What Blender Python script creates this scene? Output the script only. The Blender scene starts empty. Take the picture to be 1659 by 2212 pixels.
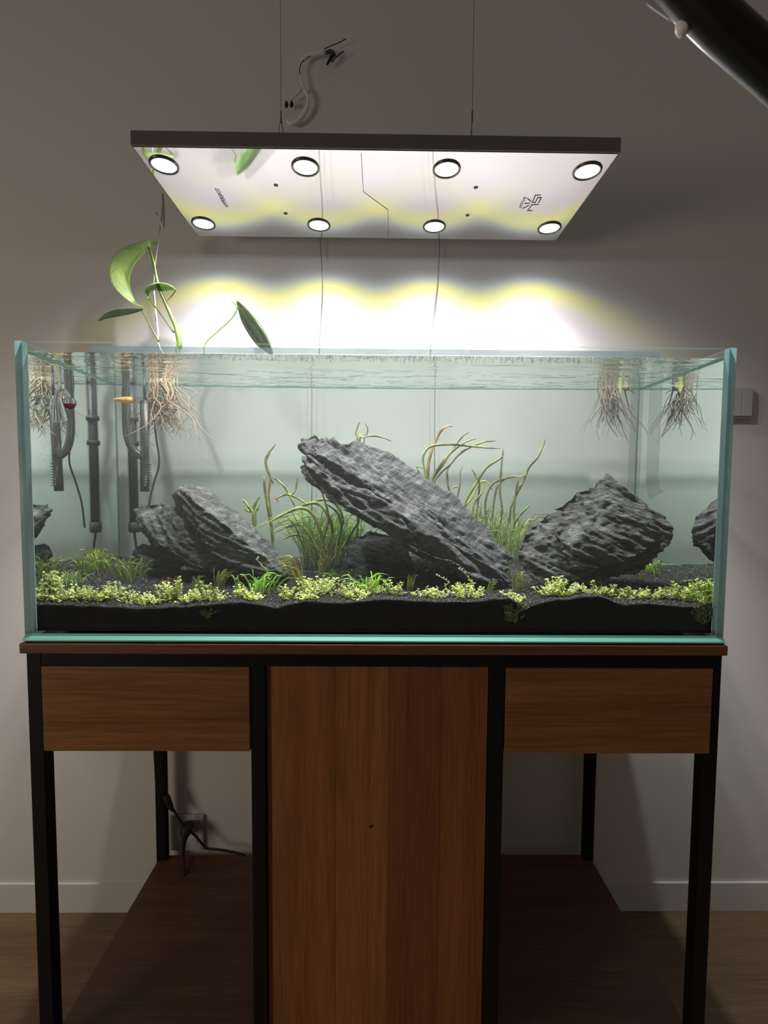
import bpy, bmesh, math, random
import numpy as np
from mathutils import Matrix, Vector

# ------------------------------------------------------------------ camera
W_PX, H_PX, F_PX = 1659, 2212, 1042.5
T0 = 0.957                                   # height of the tank's underside above the floor
CAM = np.array([0.002, -0.816, 0.2694 + T0])
YAW, PITCH, ROLL = 0.0109, 0.0568, 0.0070
def _axes():
    f = np.array([math.sin(YAW)*math.cos(PITCH), math.cos(YAW)*math.cos(PITCH), -math.sin(PITCH)])
    r = np.array([math.cos(YAW), -math.sin(YAW), 0.0]); u = np.cross(r, f)
    c, s = math.cos(ROLL), math.sin(ROLL)
    return c*r + s*u, -s*r + c*u, f
CR, CU, CF = _axes()
sc = bpy.context.scene
col = sc.collection
cd = bpy.data.cameras.new('camera'); cam = bpy.data.objects.new('camera', cd); col.objects.link(cam)
cd.sensor_fit = 'HORIZONTAL'; cd.sensor_width = 36.0; cd.lens = F_PX/W_PX*36.0
cd.clip_start = 0.02; cd.clip_end = 50
cd.dof.use_dof = True; cd.dof.focus_distance = 0.98; cd.dof.aperture_fstop = 9.0
cam.matrix_world = Matrix(((CR[0], CU[0], -CF[0], CAM[0]), (CR[1], CU[1], -CF[1], CAM[1]), (CR[2], CU[2], -CF[2], CAM[2]), (0, 0, 0, 1)))
sc.camera = cam

# ------------------------------------------------------------------ world, room light, exposure
LAMP_W = 75.0
wd = bpy.data.worlds.new('room_ambient'); sc.world = wd; wd.use_nodes = True
bg = wd.node_tree.nodes['Background']; bg.inputs[0].default_value = (1.0, 0.92, 0.80, 1); bg.inputs[1].default_value = 0.098
def area(name, loc, target, size, watt, colr):
    l = bpy.data.lights.new(name, 'AREA'); l.shape = 'DISK'; l.size = size; l.energy = watt; l.color = colr
    o = bpy.data.objects.new(name, l); col.objects.link(o); o.location = loc
    o.rotation_euler = (Vector(target) - Vector(loc)).to_track_quat('-Z', 'Y').to_euler(); return o
area('room_lamp', (-2.1, -1.35, 1.15), (-0.2, 0.3, 0.5), 0.8, 11.0, (1.0, 0.84, 0.66))
sc.view_settings.view_transform = 'Standard'; sc.view_settings.look = 'None'
sc.view_settings.exposure = 0.0; sc.view_settings.gamma = 1.0; sc.view_settings.use_curve_mapping = False
cy = sc.cycles
cy.transparent_max_bounces = 40; cy.max_bounces = 9; cy.diffuse_bounces = 2; cy.glossy_bounces = 5; cy.transmission_bounces = 6; cy.use_adaptive_sampling = True; cy.adaptive_threshold = .07; cy.adaptive_min_samples = 16
cy.volume_bounces = 0; cy.caustics_reflective = False; cy.caustics_refractive = True
cy.sample_clamp_indirect = 2.5; cy.use_denoising = True

# ------------------------------------------------------------------ helpers
def ray(x, y):
    return CR*(x - W_PX/2)/F_PX - CU*(y - H_PX/2)/F_PX + CF
def ap(x, y, Y):                              # a point in air at depth Y behind the tank's front
    d = ray(x, y); return CAM + d*((Y - CAM[1])/d[1])
def apz(x, y, z):
    d = ray(x, y); return CAM + d*((z - CAM[2])/d[2])
GY = 0.0125                                   # where the water starts
def wp(x, y, Y):                              # a point under water, light bent at the front pane
    p = ap(x, y, GY); d = ray(x, y); d = d/np.linalg.norm(d)
    t = np.array([d[0], 0, d[2]])/1.333
    q = np.array([t[0], math.sqrt(max(1e-6, 1 - t[0]**2 - t[2]**2)), t[2]])
    return p + q*((Y - GY)/q[1])
def lerp(a, b, t): return a + (b - a)*t
def resample(pts, n):
    pts = [np.asarray(p, float) for p in pts]
    if len(pts) == 2:
        return [lerp(pts[0], pts[1], i/(n - 1)) for i in range(n)]
    P = [2*pts[0] - pts[1]] + pts + [2*pts[-1] - pts[-2]]
    out = []; m = len(pts) - 1
    for i in range(n):
        u = i/(n - 1)*m; k = min(int(u), m - 1); t = u - k
        a, b, c, d = P[k], P[k+1], P[k+2], P[k+3]
        out.append(0.5*((2*b) + (c - a)*t + (2*a - 5*b + 4*c - d)*t*t + (3*b - a - 3*c + d)*t**3))
    return out

class MB:
    def __init__(s): s.v = []; s.f = []; s.m = []
    def face(s, idx, m=0): s.f.append(idx); s.m.append(m)
    def box(s, x0, x1, y0, y1, z0, z1, m=0, mats=None):
        b = len(s.v)
        s.v += [(x0,y0,z0),(x1,y0,z0),(x1,y1,z0),(x0,y1,z0),(x0,y0,z1),(x1,y0,z1),(x1,y1,z1),(x0,y1,z1)]
        fs = [(0,3,2,1),(4,5,6,7),(0,1,5,4),(2,3,7,6),(0,4,7,3),(1,2,6,5)]   # bottom top front back left right
        for i, f in enumerate(fs): s.face([b + k for k in f], mats[i] if mats else m)
        return s
    def tube(s, pts, r, n=8, m=0, cap=True):
        pts = [Vector(p) for p in pts]; L = len(pts)
        rr = r if isinstance(r, (list, tuple)) else [r]*L
        t0 = (pts[1] - pts[0]).normalized()
        a = t0.orthogonal().normalized(); b0 = len(s.v)
        for i, p in enumerate(pts):
            t = (pts[min(i+1, L-1)] - pts[max(i-1, 0)])
            t = t.normalized() if t.length > 1e-9 else t0
            a = (a - t*a.dot(t)); a = a.normalized() if a.length > 1e-6 else t.orthogonal().normalized()
            b = t.cross(a)
            for k in range(n):
                an = 2*math.pi*k/n; s.v.append(tuple(p + (a*math.cos(an) + b*math.sin(an))*rr[i]))
        for i in range(L - 1):
            for k in range(n):
                k2 = (k + 1) % n; o = b0 + i*n
                s.face([o + k, o + k2, o + n + k2, o + n + k], m)
        if cap:
            s.face([b0 + k for k in range(n)][::-1], m); s.face([b0 + (L-1)*n + k for k in range(n)], m)
        return s
    def lathe(s, prof, c, axis=(0,0,1), n=24, m=0):
        ax = Vector(axis).normalized(); a = ax.orthogonal().normalized(); b = ax.cross(a); c = Vector(c); o = len(s.v)
        for r, h in prof:
            for k in range(n):
                an = 2*math.pi*k/n; s.v.append(tuple(c + ax*h + (a*math.cos(an) + b*math.sin(an))*r))
        for i in range(len(prof) - 1):
            for k in range(n):
                k2 = (k+1) % n; s.face([o+i*n+k, o+i*n+k2, o+(i+1)*n+k2, o+(i+1)*n+k], m)
        return s
    def disc(s, c, r, axis=(0,0,1), n=32, m=0, r2=None):
        ax = Vector(axis).normalized(); a = ax.orthogonal().normalized(); b = ax.cross(a); c = Vector(c); o = len(s.v)
        for k in range(n):
            an = 2*math.pi*k/n; s.v.append(tuple(c + a*math.cos(an)*r + b*math.sin(an)*(r2 or r)))
        s.face([o + k for k in range(n)], m); return s
    def ribbon(s, pts, w, side, m=0, fold=0.0):
        # a blade: centre line, half widths, side vectors; a raised or sunk midrib gives it body
        o = len(s.v); L = len(pts)
        for i, p in enumerate(pts):
            p = np.asarray(p, float); sd = np.asarray(side[i] if isinstance(side, list) else side, float)
            t = np.asarray(pts[min(i+1, L-1)], float) - np.asarray(pts[max(i-1, 0)], float)
            nrm = np.cross(t, sd); nl = np.linalg.norm(nrm); nrm = nrm/nl if nl > 1e-9 else np.array([0,-1,0])
            hw = w[i]
            s.v += [tuple(p - sd*hw), tuple(p + nrm*hw*fold), tuple(p + sd*hw)]
        for i in range(L - 1):
            a = o + 3*i
            s.face([a, a+1, a+4, a+3], m); s.face([a+1, a+2, a+5, a+4], m)
        return s
    def loft(s, A, B, na=7, bulge=0.0, m=0, crease=0.0):
        A = [np.asarray(p, float) for p in A]; B = [np.asarray(p, float) for p in B]; o = len(s.v); L = len(A)
        for i in range(L):
            t = A[min(i+1, L-1)] - A[max(i-1, 0)]; ac = B[i] - A[i]; nr = np.cross(t, ac); q = np.linalg.norm(nr)
            nr = nr/q if q > 1e-9 else np.array([0, -1.0, 0])
            wd_ = np.linalg.norm(ac)
            for k in range(na):
                u = k/(na - 1); hgt = math.sin(math.pi*u)*bulge*wd_ - max(0, 1 - abs(u - .5)*5)*crease*wd_
                s.v.append(tuple(A[i] + ac*u + nr*hgt))
        for i in range(L - 1):
            for k in range(na - 1):
                a = o + i*na + k; s.face([a, a+1, a+na+1, a+na], m)
        return s
    def mesh(s, name, smooth=False):
        me = bpy.data.meshes.new(name); me.from_pydata(s.v, [], s.f)
        if any(s.m): me.polygons.foreach_set('material_index', s.m)
        if smooth: me.polygons.foreach_set('use_smooth', [True]*len(me.polygons))
        me.update(); return me
    def build(s, name, mats, parent=None, smooth=False, bevel=0.0):
        return link(name, s.mesh(name, smooth), mats, parent, bevel)
def link(name, me, mats, parent=None, bevel=0.0):
    for m in (mats if isinstance(mats, (list, tuple)) else [mats]): me.materials.append(m)
    o = bpy.data.objects.new(name, me); col.objects.link(o)
    if parent:
        o.parent = parent; o.matrix_parent_inverse = Matrix.Translation(-parent.location)
    if bevel:
        b = o.modifiers.new('bevel', 'BEVEL'); b.width = bevel; b.segments = 2; b.limit_method = 'ANGLE'
    return o
def tag(o, label, cat, group=None, kind=None):
    o['label'] = label; o['category'] = cat
    if group: o['group'] = group
    if kind: o['kind'] = kind
    return o
def thing(name, label, cat, loc, group=None):
    o = bpy.data.objects.new(name, None); col.objects.link(o); o.location = Vector([float(c) for c in loc]); o.empty_display_size = .02
    return tag(o, label, cat, group)

# numpy noise ------------------------------------------------------------
def _h(i, j, k, seed):
    n = (i*374761393 + j*668265263 + k*2147483647 + seed*1274126177) & 0xffffffff
    n = ((n ^ (n >> 13))*1274126177) & 0xffffffff
    n = ((n ^ (n >> 16))*2246822519) & 0xffffffff
    return ((n ^ (n >> 15)) & 0xffff)/32767.5 - 1.0
def noise(P, seed=0):
    P = np.asarray(P, float); I = np.floor(P).astype(np.int64); f = P - I; f = f*f*f*(f*(f*6 - 15) + 10)
    r = 0
    for a in (0, 1):
        for b in (0, 1):
            for c in (0, 1):
                w = (f[:,0] if a else 1-f[:,0])*(f[:,1] if b else 1-f[:,1])*(f[:,2] if c else 1-f[:,2])
                r = r + w*_h(I[:,0]+a, I[:,1]+b, I[:,2]+c, seed)
    return r

# ------------------------------------------------------------------ materials
def newmat(name):
    m = bpy.data.materials.new(name); m.use_nodes = True; nt = m.node_tree; nt.nodes.clear()
    out = nt.nodes.new('ShaderNodeOutputMaterial'); return m, nt, out
def N(nt, t, **kw):
    n = nt.nodes.new(t)
    for k, v in kw.items():
        if k.startswith('i_'): n.inputs[k[2:].replace('_', ' ')].default_value = v
        else: setattr(n, k, v)
    return n
def pbr(name, c, rough=.5, metal=0.0, spec=.5, var=0.0, scale=40.0, bump=0.0, bscale=200.0, stretch=(1,1,1), coat=0.0, c2=None, detail=6):
    m, nt, out = newmat(name); b = N(nt, 'ShaderNodeBsdfPrincipled')
    b.inputs['Base Color'].default_value = (*c, 1); b.inputs['Roughness'].default_value = rough; b.inputs['Metallic'].default_value = metal
    b.inputs['Specular IOR Level'].default_value = spec; b.inputs['Coat Weight'].default_value = coat
    if var or bump:
        tc = N(nt, 'ShaderNodeTexCoord'); mp = N(nt, 'ShaderNodeMapping'); mp.inputs['Scale'].default_value = stretch
        nt.links.new(tc.outputs['Object'], mp.inputs[0])
    if var:
        nz = N(nt, 'ShaderNodeTexNoise', i_Scale=scale, i_Detail=float(detail)); nt.links.new(mp.outputs[0], nz.inputs['Vector'])
        rp = N(nt, 'ShaderNodeValToRGB'); d = c2 or tuple(x*(1 - var) for x in c); e = tuple(min(1, x*(1 + var)) for x in c)
        rp.color_ramp.elements[0].color = (*d, 1); rp.color_ramp.elements[1].color = (*e, 1)
        rp.color_ramp.elements[0].position = .3; rp.color_ramp.elements[1].position = .7
        nt.links.new(nz.outputs['Fac'], rp.inputs[0]); nt.links.new(rp.outputs[0], b.inputs['Base Color'])
    if bump:
        n2 = N(nt, 'ShaderNodeTexNoise', i_Scale=bscale, i_Detail=5.0); nt.links.new(mp.outputs[0], n2.inputs['Vector'])
        bp = N(nt, 'ShaderNodeBump', i_Strength=bump, i_Distance=.002); nt.links.new(n2.outputs['Fac'], bp.inputs['Height']); nt.links.new(bp.outputs[0], b.inputs['Normal'])
    nt.links.new(b.outputs[0], out.inputs[0]); return m
def wood(name, c1, c2, axis, seed=0.0, rough=.45):
    m, nt, out = newmat(name); b = N(nt, 'ShaderNodeBsdfPrincipled'); b.inputs['Roughness'].default_value = rough; b.inputs['Specular IOR Level'].default_value = .35
    tc = N(nt, 'ShaderNodeTexCoord'); mp = N(nt, 'ShaderNodeMapping')
    s = [14.0, 14.0, 14.0]; s[axis] = 0.9; mp.inputs['Scale'].default_value = s; mp.inputs['Location'].default_value = (seed, seed*1.7, seed*.6)
    nt.links.new(tc.outputs['Object'], mp.inputs[0])
    n1 = N(nt, 'ShaderNodeTexNoise', i_Scale=1.6, i_Detail=7.0, i_Roughness=.62, i_Distortion=.6); nt.links.new(mp.outputs[0], n1.inputs['Vector'])
    mp2 = N(nt, 'ShaderNodeMapping'); s2 = [260.0, 260.0, 260.0]; s2[axis] = 9.0; mp2.inputs['Scale'].default_value = s2; nt.links.new(tc.outputs['Object'], mp2.inputs[0])
    n2 = N(nt, 'ShaderNodeTexNoise', i_Scale=1.0, i_Detail=3.0); nt.links.new(mp2.outputs[0], n2.inputs['Vector'])
    mx = N(nt, 'ShaderNodeMath', operation='MULTIPLY_ADD'); mx.inputs[1].default_value = .45; nt.links.new(n2.outputs['Fac'], mx.inputs[0])
    ml = N(nt, 'ShaderNodeMath', operation='MULTIPLY'); ml.inputs[1].default_value = .62; nt.links.new(n1.outputs['Fac'], ml.inputs[0]); nt.links.new(ml.outputs[0], mx.inputs[2])
    rp = N(nt, 'ShaderNodeValToRGB'); rp.color_ramp.elements[0].position = .36; rp.color_ramp.elements[1].position = .68
    rp.color_ramp.elements[0].color = (*c1, 1); rp.color_ramp.elements[1].color = (*c2, 1)
    nt.links.new(mx.outputs[0], rp.inputs[0]); nt.links.new(rp.outputs[0], b.inputs['Base Color'])
    bp = N(nt, 'ShaderNodeBump', i_Strength=.25, i_Distance=.001); nt.links.new(n2.outputs['Fac'], bp.inputs['Height']); nt.links.new(bp.outputs[0], b.inputs['Normal'])
    nt.links.new(b.outputs[0], out.inputs[0]); return m
def leafmat(name, c, tr=.45, rough=.4, var=.25, scale=30.0, gloss=.04):
    m, nt, out = newmat(name)
    tc = N(nt, 'ShaderNodeTexCoord'); nz = N(nt, 'ShaderNodeTexNoise', i_Scale=scale, i_Detail=3.0); nt.links.new(tc.outputs['Object'], nz.inputs['Vector'])
    rp = N(nt, 'ShaderNodeValToRGB'); rp.color_ramp.elements[0].color = (*[x*(1-var) for x in c], 1); rp.color_ramp.elements[1].color = (*[min(1, x*(1+var)) for x in c], 1)
    rp.color_ramp.elements[0].position = .35; rp.color_ramp.elements[1].position = .65
    nt.links.new(nz.outputs['Fac'], rp.inputs[0])
    d = N(nt, 'ShaderNodeBsdfDiffuse'); t = N(nt, 'ShaderNodeBsdfTranslucent'); g = N(nt, 'ShaderNodeBsdfGlossy', i_Roughness=rough)
    nt.links.new(rp.outputs[0], d.inputs[0]); nt.links.new(rp.outputs[0], t.inputs[0])
    a = N(nt, 'ShaderNodeMixShader'); a.inputs[0].default_value = tr; nt.links.new(d.outputs[0], a.inputs[1]); nt.links.new(t.outputs[0], a.inputs[2])
    b = N(nt, 'ShaderNodeMixShader'); b.inputs[0].default_value = gloss; nt.links.new(a.outputs[0], b.inputs[1]); nt.links.new(g.outputs[0], b.inputs[2])
    nt.links.new(b.outputs[0], out.inputs[0]); return m
def clear(name, tint, base=.02, top=.35, rough=0.0, bump=0.0, bscale=60.0):
    # clear glass: straight transmission plus a Schlick reflection
    m, nt, out = newmat(name)
    t = N(nt, 'ShaderNodeBsdfTransparent'); t.inputs[0].default_value = (*tint, 1)
    g = N(nt, 'ShaderNodeBsdfGlossy', i_Roughness=rough)
    lw = N(nt, 'ShaderNodeLayerWeight', i_Blend=.5); pw = N(nt, 'ShaderNodeMath', operation='POWER'); pw.inputs[1].default_value = 4.0
    nt.links.new(lw.outputs['Facing'], pw.inputs[0])
    ma = N(nt, 'ShaderNodeMath', operation='MULTIPLY_ADD'); ma.inputs[1].default_value = top; ma.inputs[2].default_value = base; nt.links.new(pw.outputs[0], ma.inputs[0])
    x = N(nt, 'ShaderNodeMixShader'); nt.links.new(ma.outputs[0], x.inputs[0]); nt.links.new(t.outputs[0], x.inputs[1]); nt.links.new(g.outputs[0], x.inputs[2])
    if bump:
        tc = N(nt, 'ShaderNodeTexCoord'); nz = N(nt, 'ShaderNodeTexNoise', i_Scale=bscale); nt.links.new(tc.outputs['Object'], nz.inputs['Vector'])
        bp = N(nt, 'ShaderNodeBump', i_Strength=bump, i_Distance=.002); nt.links.new(nz.outputs['Fac'], bp.inputs['Height']); nt.links.new(bp.outputs[0], g.inputs['Normal'])
    nt.links.new(x.outputs[0], out.inputs[0]); return m
HAZE = 0.18
def water_volume(nt, out):
    sct = N(nt, 'ShaderNodeVolumeScatter', i_Density=HAZE, i_Anisotropy=.35); sct.inputs['Color'].default_value = (.97, 1.0, .97, 1)
    ab = N(nt, 'ShaderNodeVolumeAbsorption', i_Density=1.6); ab.inputs['Color'].default_value = (.47, .525, .478, 1)
    ad = N(nt, 'ShaderNodeAddShader'); nt.links.new(sct.outputs[0], ad.inputs[0]); nt.links.new(ab.outputs[0], ad.inputs[1])
    nt.links.new(ad.outputs[0], out.inputs['Volume'])
def water_side(name, ripple=0.0):
    # the wall of the water body seen from inside: clear below the critical angle, a mirror beyond it
    m, nt, out = newmat(name)
    t = N(nt, 'ShaderNodeBsdfTransparent'); g = N(nt, 'ShaderNodeBsdfGlossy', i_Roughness=0.0); g.inputs[0].default_value = (.93, .98, .95, 1)
    ge = N(nt, 'ShaderNodeNewGeometry'); dt = N(nt, 'ShaderNodeVectorMath', operation='DOT_PRODUCT')
    nt.links.new(ge.outputs['Normal'], dt.inputs[0]); nt.links.new(ge.outputs['Incoming'], dt.inputs[1])
    ab = N(nt, 'ShaderNodeMath', operation='ABSOLUTE'); nt.links.new(dt.outputs['Value'], ab.inputs[0])
    mr = N(nt, 'ShaderNodeMapRange', interpolation_type='SMOOTHSTEP'); mr.inputs[1].default_value = .61; mr.inputs[2].default_value = .70; mr.inputs[3].default_value = .97; mr.inputs[4].default_value = 0.0
    nt.links.new(ab.outputs[0], mr.inputs[0])
    mb = N(nt, 'ShaderNodeMath', operation='MULTIPLY_ADD'); nt.links.new(mr.outputs[0], mb.inputs[0]); nt.links.new(ge.outputs['Backfacing'], mb.inputs[1]); mb.inputs[2].default_value = .015
    x = N(nt, 'ShaderNodeMixShader'); nt.links.new(mb.outputs[0], x.inputs[0]); nt.links.new(t.outputs[0], x.inputs[1]); nt.links.new(g.outputs[0], x.inputs[2])
    if ripple:
        tc = N(nt, 'ShaderNodeTexCoord'); mp = N(nt, 'ShaderNodeMapping'); mp.inputs['Scale'].default_value = (9, 22, 1); nt.links.new(tc.outputs['Object'], mp.inputs[0])
        nz = N(nt, 'ShaderNodeTexNoise', i_Scale=1.0, i_Detail=2.5, i_Distortion=.8); nt.links.new(mp.outputs[0], nz.inputs['Vector'])
        bp = N(nt, 'ShaderNodeBump', i_Strength=ripple, i_Distance=.01); nt.links.new(nz.outputs['Fac'], bp.inputs['Height']); nt.links.new(bp.outputs[0], g.inputs['Normal'])
    nt.links.new(x.outputs[0], out.inputs[0]); water_volume(nt, out); return m
def water_front(name):
    m, nt, out = newmat(name); g = N(nt, 'ShaderNodeBsdfGlass', i_IOR=1.333, i_Roughness=0.0); t = N(nt, 'ShaderNodeBsdfTransparent')
    ge = N(nt, 'ShaderNodeNewGeometry'); dt = N(nt, 'ShaderNodeVectorMath', operation='DOT_PRODUCT'); nt.links.new(ge.outputs['Normal'], dt.inputs[0]); nt.links.new(ge.outputs['Incoming'], dt.inputs[1])
    ab = N(nt, 'ShaderNodeMath', operation='ABSOLUTE'); nt.links.new(dt.outputs['Value'], ab.inputs[0])
    lt = N(nt, 'ShaderNodeMath', operation='LESS_THAN'); lt.inputs[1].default_value = .34; nt.links.new(ab.outputs[0], lt.inputs[0])
    x = N(nt, 'ShaderNodeMixShader'); nt.links.new(lt.outputs[0], x.inputs[0]); nt.links.new(g.outputs[0], x.inputs[1]); nt.links.new(t.outputs[0], x.inputs[2])
    nt.links.new(x.outputs[0], out.inputs[0]); water_volume(nt, out); return m
def edgeglass(name, c, see=0.0):
    m, nt, out = newmat(name); d = N(nt, 'ShaderNodeBsdfDiffuse'); t = N(nt, 'ShaderNodeBsdfTranslucent'); g = N(nt, 'ShaderNodeBsdfGlossy', i_Roughness=.08)
    tc = N(nt, 'ShaderNodeTexCoord'); mp = N(nt, 'ShaderNodeMapping'); mp.inputs['Scale'].default_value = (6, 60, 6); nt.links.new(tc.outputs['Object'], mp.inputs[0])
    nz = N(nt, 'ShaderNodeTexNoise', i_Scale=1.0, i_Detail=3.0); nt.links.new(mp.outputs[0], nz.inputs['Vector'])
    rp = N(nt, 'ShaderNodeValToRGB'); rp.color_ramp.elements[0].color = (*[x*.75 for x in c], 1); rp.color_ramp.elements[1].color = (*[min(1, x*1.2) for x in c], 1)
    nt.links.new(nz.outputs['Fac'], rp.inputs[0])
    nt.links.new(rp.outputs[0], d.inputs[0]); nt.links.new(rp.outputs[0], t.inputs[0])
    a = N(nt, 'ShaderNodeMixShader'); a.inputs[0].default_value = .65; nt.links.new(d.outputs[0], a.inputs[1]); nt.links.new(t.outputs[0], a.inputs[2])
    b = N(nt, 'ShaderNodeMixShader'); b.inputs[0].default_value = .06; nt.links.new(a.outputs[0], b.inputs[1]); nt.links.new(g.outputs[0], b.inputs[2])
    q = N(nt, 'ShaderNodeBsdfTransparent'); q.inputs[0].default_value = (.9, .97, .95, 1); e = N(nt, 'ShaderNodeMixShader'); e.inputs[0].default_value = see; nt.links.new(b.outputs[0], e.inputs[1]); nt.links.new(q.outputs[0], e.inputs[2])
    nt.links.new(e.outputs[0], out.inputs[0]); return m
def emit(name, c, s):
    m, nt, out = newmat(name); e = N(nt, 'ShaderNodeEmission', i_Strength=s); e.inputs[0].default_value = (*c, 1); nt.links.new(e.outputs[0], out.inputs[0]); return m
def rockmat(name, rot, c=(.085, .09, .092), rust=.25, stretch=(5, 5, 26)):
    m, nt, out = newmat(name); b = N(nt, 'ShaderNodeBsdfPrincipled'); b.inputs['Roughness'].default_value = .62; b.inputs['Specular IOR Level'].default_value = .4
    tc = N(nt, 'ShaderNodeTexCoord'); mr = N(nt, 'ShaderNodeMapping'); mr.inputs['Rotation'].default_value = rot
    nt.links.new(tc.outputs['Object'], mr.inputs[0])
    ms = N(nt, 'ShaderNodeMapping'); ms.inputs['Scale'].default_value = stretch; nt.links.new(mr.outputs[0], ms.inputs[0])
    n1 = N(nt, 'ShaderNodeTexNoise', i_Scale=4.0, i_Detail=9.0, i_Roughness=.68); nt.links.new(ms.outputs[0], n1.inputs['Vector'])
    rp = N(nt, 'ShaderNodeValToRGB'); e = rp.color_ramp.elements
    e[0].position = .38; e[0].color = (*[x*.28 for x in c], 1); e[1].position = .68; e[1].color = (*[min(1, x*2.8) for x in c], 1)
    k = rp.color_ramp.elements.new(.5); k.color = (*c, 1)
    nt.links.new(n1.outputs['Fac'], rp.inputs[0])
    n3 = N(nt, 'ShaderNodeTexNoise', i_Scale=13.0, i_Detail=3.0); nt.links.new(tc.outputs['Object'], n3.inputs['Vector'])
    r3 = N(nt, 'ShaderNodeMapRange'); r3.inputs[1].default_value = .56; r3.inputs[2].default_value = .75; r3.inputs[3].default_value = 0; r3.inputs[4].default_value = rust
    nt.links.new(n3.outputs['Fac'], r3.inputs[0])
    mx = N(nt, 'ShaderNodeMix', data_type='RGBA'); nt.links.new(r3.outputs[0], mx.inputs[0]); nt.links.new(rp.outputs[0], mx.inputs[6]); mx.inputs[7].default_value = (.13, .085, .055, 1)
    nt.links.new(mx.outputs[2], b.inputs['Base Color'])
    n2 = N(nt, 'ShaderNodeTexNoise', i_Scale=16.0, i_Detail=8.0, i_Roughness=.7); nt.links.new(ms.outputs[0], n2.inputs['Vector'])
    bp = N(nt, 'ShaderNodeBump', i_Strength=1.0, i_Distance=.009); nt.links.new(n2.outputs['Fac'], bp.inputs['Height']); nt.links.new(bp.outputs[0], b.inputs['Normal'])
    nt.links.new(b.outputs[0], out.inputs[0]); return m

M = dict(
    wall=pbr('wall_paint', (.645, .64, .632), .85, spec=.2, bump=.15, bscale=420),
    base=pbr('baseboard_paint', (.645, .64, .632), .7),
    black=pbr('black_steel', (.006, .006, .0065), .6, spec=.2, bump=.1, bscale=500),
    blackgloss=pbr('black_enamel', (.01, .01, .011), .22, spec=.6),
    blackarm=pbr('black_lacquer', (.006, .006, .007), .38, spec=.3),
    rubber=pbr('black_rubber', (.012, .012, .012), .7),
    mat=pbr('foam_mat', (.008, .008, .008), .9),
    clear=clear('clear_glass', (.975, .992, .985)),
    thin=clear('thin_glass', (.90, .92, .92), .06, .85),
    edge=edgeglass('glass_edge', (.17, .32, .325), .12),
    brace=edgeglass('brace_edge', (.07, .09, .10), .25), rim=edgeglass('rim_edge', (.05, .08, .075), .75), baseglow=edgeglass('base_edge_glow', (.30, .80, .68)),  # base pane edge coloured brighter, standing in for light guided through the glass
    solid=None, line=edgeglass('waterline_film', (.10, .19, .16), .45),
    steel=pbr('brushed_steel', (.46, .46, .45), .18, metal=1.0, bump=.1, bscale=300, stretch=(1, 1, .1)),
    heater=pbr('dark_tube', (.05, .055, .055), .22, spec=.6, var=.5, scale=60, stretch=(1, 1, .2)),
    soil=pbr('black_soil', (.009, .0085, .0085), .7, spec=.2, var=.6, scale=320, bump=1.0, bscale=420),
    grain=pbr('soil_grain', (.026, .024, .024), .5, spec=.35, var=.6, scale=200),
    root=pbr('tan_root', (.34, .235, .15), .6, var=.35, scale=60),
    rootd=pbr('brown_root', (.14, .105, .075), .7, var=.4, scale=80),
    carpet=leafmat('carpet_leaf', (.72, .76, .24), .45, scale=60),
    carpetd=leafmat('carpet_leaf_pale', (.66, .74, .40), .45, scale=60),
    grass=leafmat('grass_leaf', (.28, .44, .09), .4, scale=50),
    bright=leafmat('bright_grass_leaf', (.34, .60, .09), .4, scale=50),
    olive=leafmat('olive_leaf', (.27, .29, .10), .4, var=.5, scale=40),
    rust=leafmat('rust_leaf', (.42, .26, .11), .4, var=.4, scale=40),
    vall=leafmat('ribbon_leaf', (.38, .44, .11), .45, var=.45, scale=28),
    moss=leafmat('thread_leaf', (.24, .36, .09), .4, scale=40),
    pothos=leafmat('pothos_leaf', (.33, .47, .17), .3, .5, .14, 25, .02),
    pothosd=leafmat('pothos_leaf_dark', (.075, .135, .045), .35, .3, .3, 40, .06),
    stem=leafmat('pothos_stem', (.11, .19, .035), .08, .35, .2, 30, .06),
    pale=pbr('pale_sheath', (.74, .73, .70), .45),
    white=pbr('white_plastic', (.50, .50, .485), .35),
    cable=pbr('white_cable', (.42, .40, .41), .35),
    wire=pbr('steel_wire', (.16, .16, .15), .4, metal=.6),
    thread=pbr('pale_cord', (.22, .21, .21), .5),
    red=pbr('red_liquid', (.35, .012, .012), .2),
    beige=leafmat('amber_tip', (.75, .50, .20), .4, scale=90),
    fish=pbr('red_fish', (.65, .09, .04), .4),
    orange=pbr('orange_fish', (.65, .22, .06), .4),
    fin=leafmat('pale_fin', (.5, .42, .3), .5),
    bubble=clear('bubble_film', (.97, .98, .98), .12, .8),
    panel=pbr('lamp_mirror', (.83, .82, .83), .045, metal=1.0),
    lframe=pbr('lamp_frame', (.13, .122, .115), .5, metal=.2),
    print=pbr('grey_print', (.05, .05, .05), .6),
    ring=pbr('lamp_ring', (.10, .10, .10), .3, metal=.8),
    lens=emit('lamp_lens', (1.0, .985, .95), 4.0),
)

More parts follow.
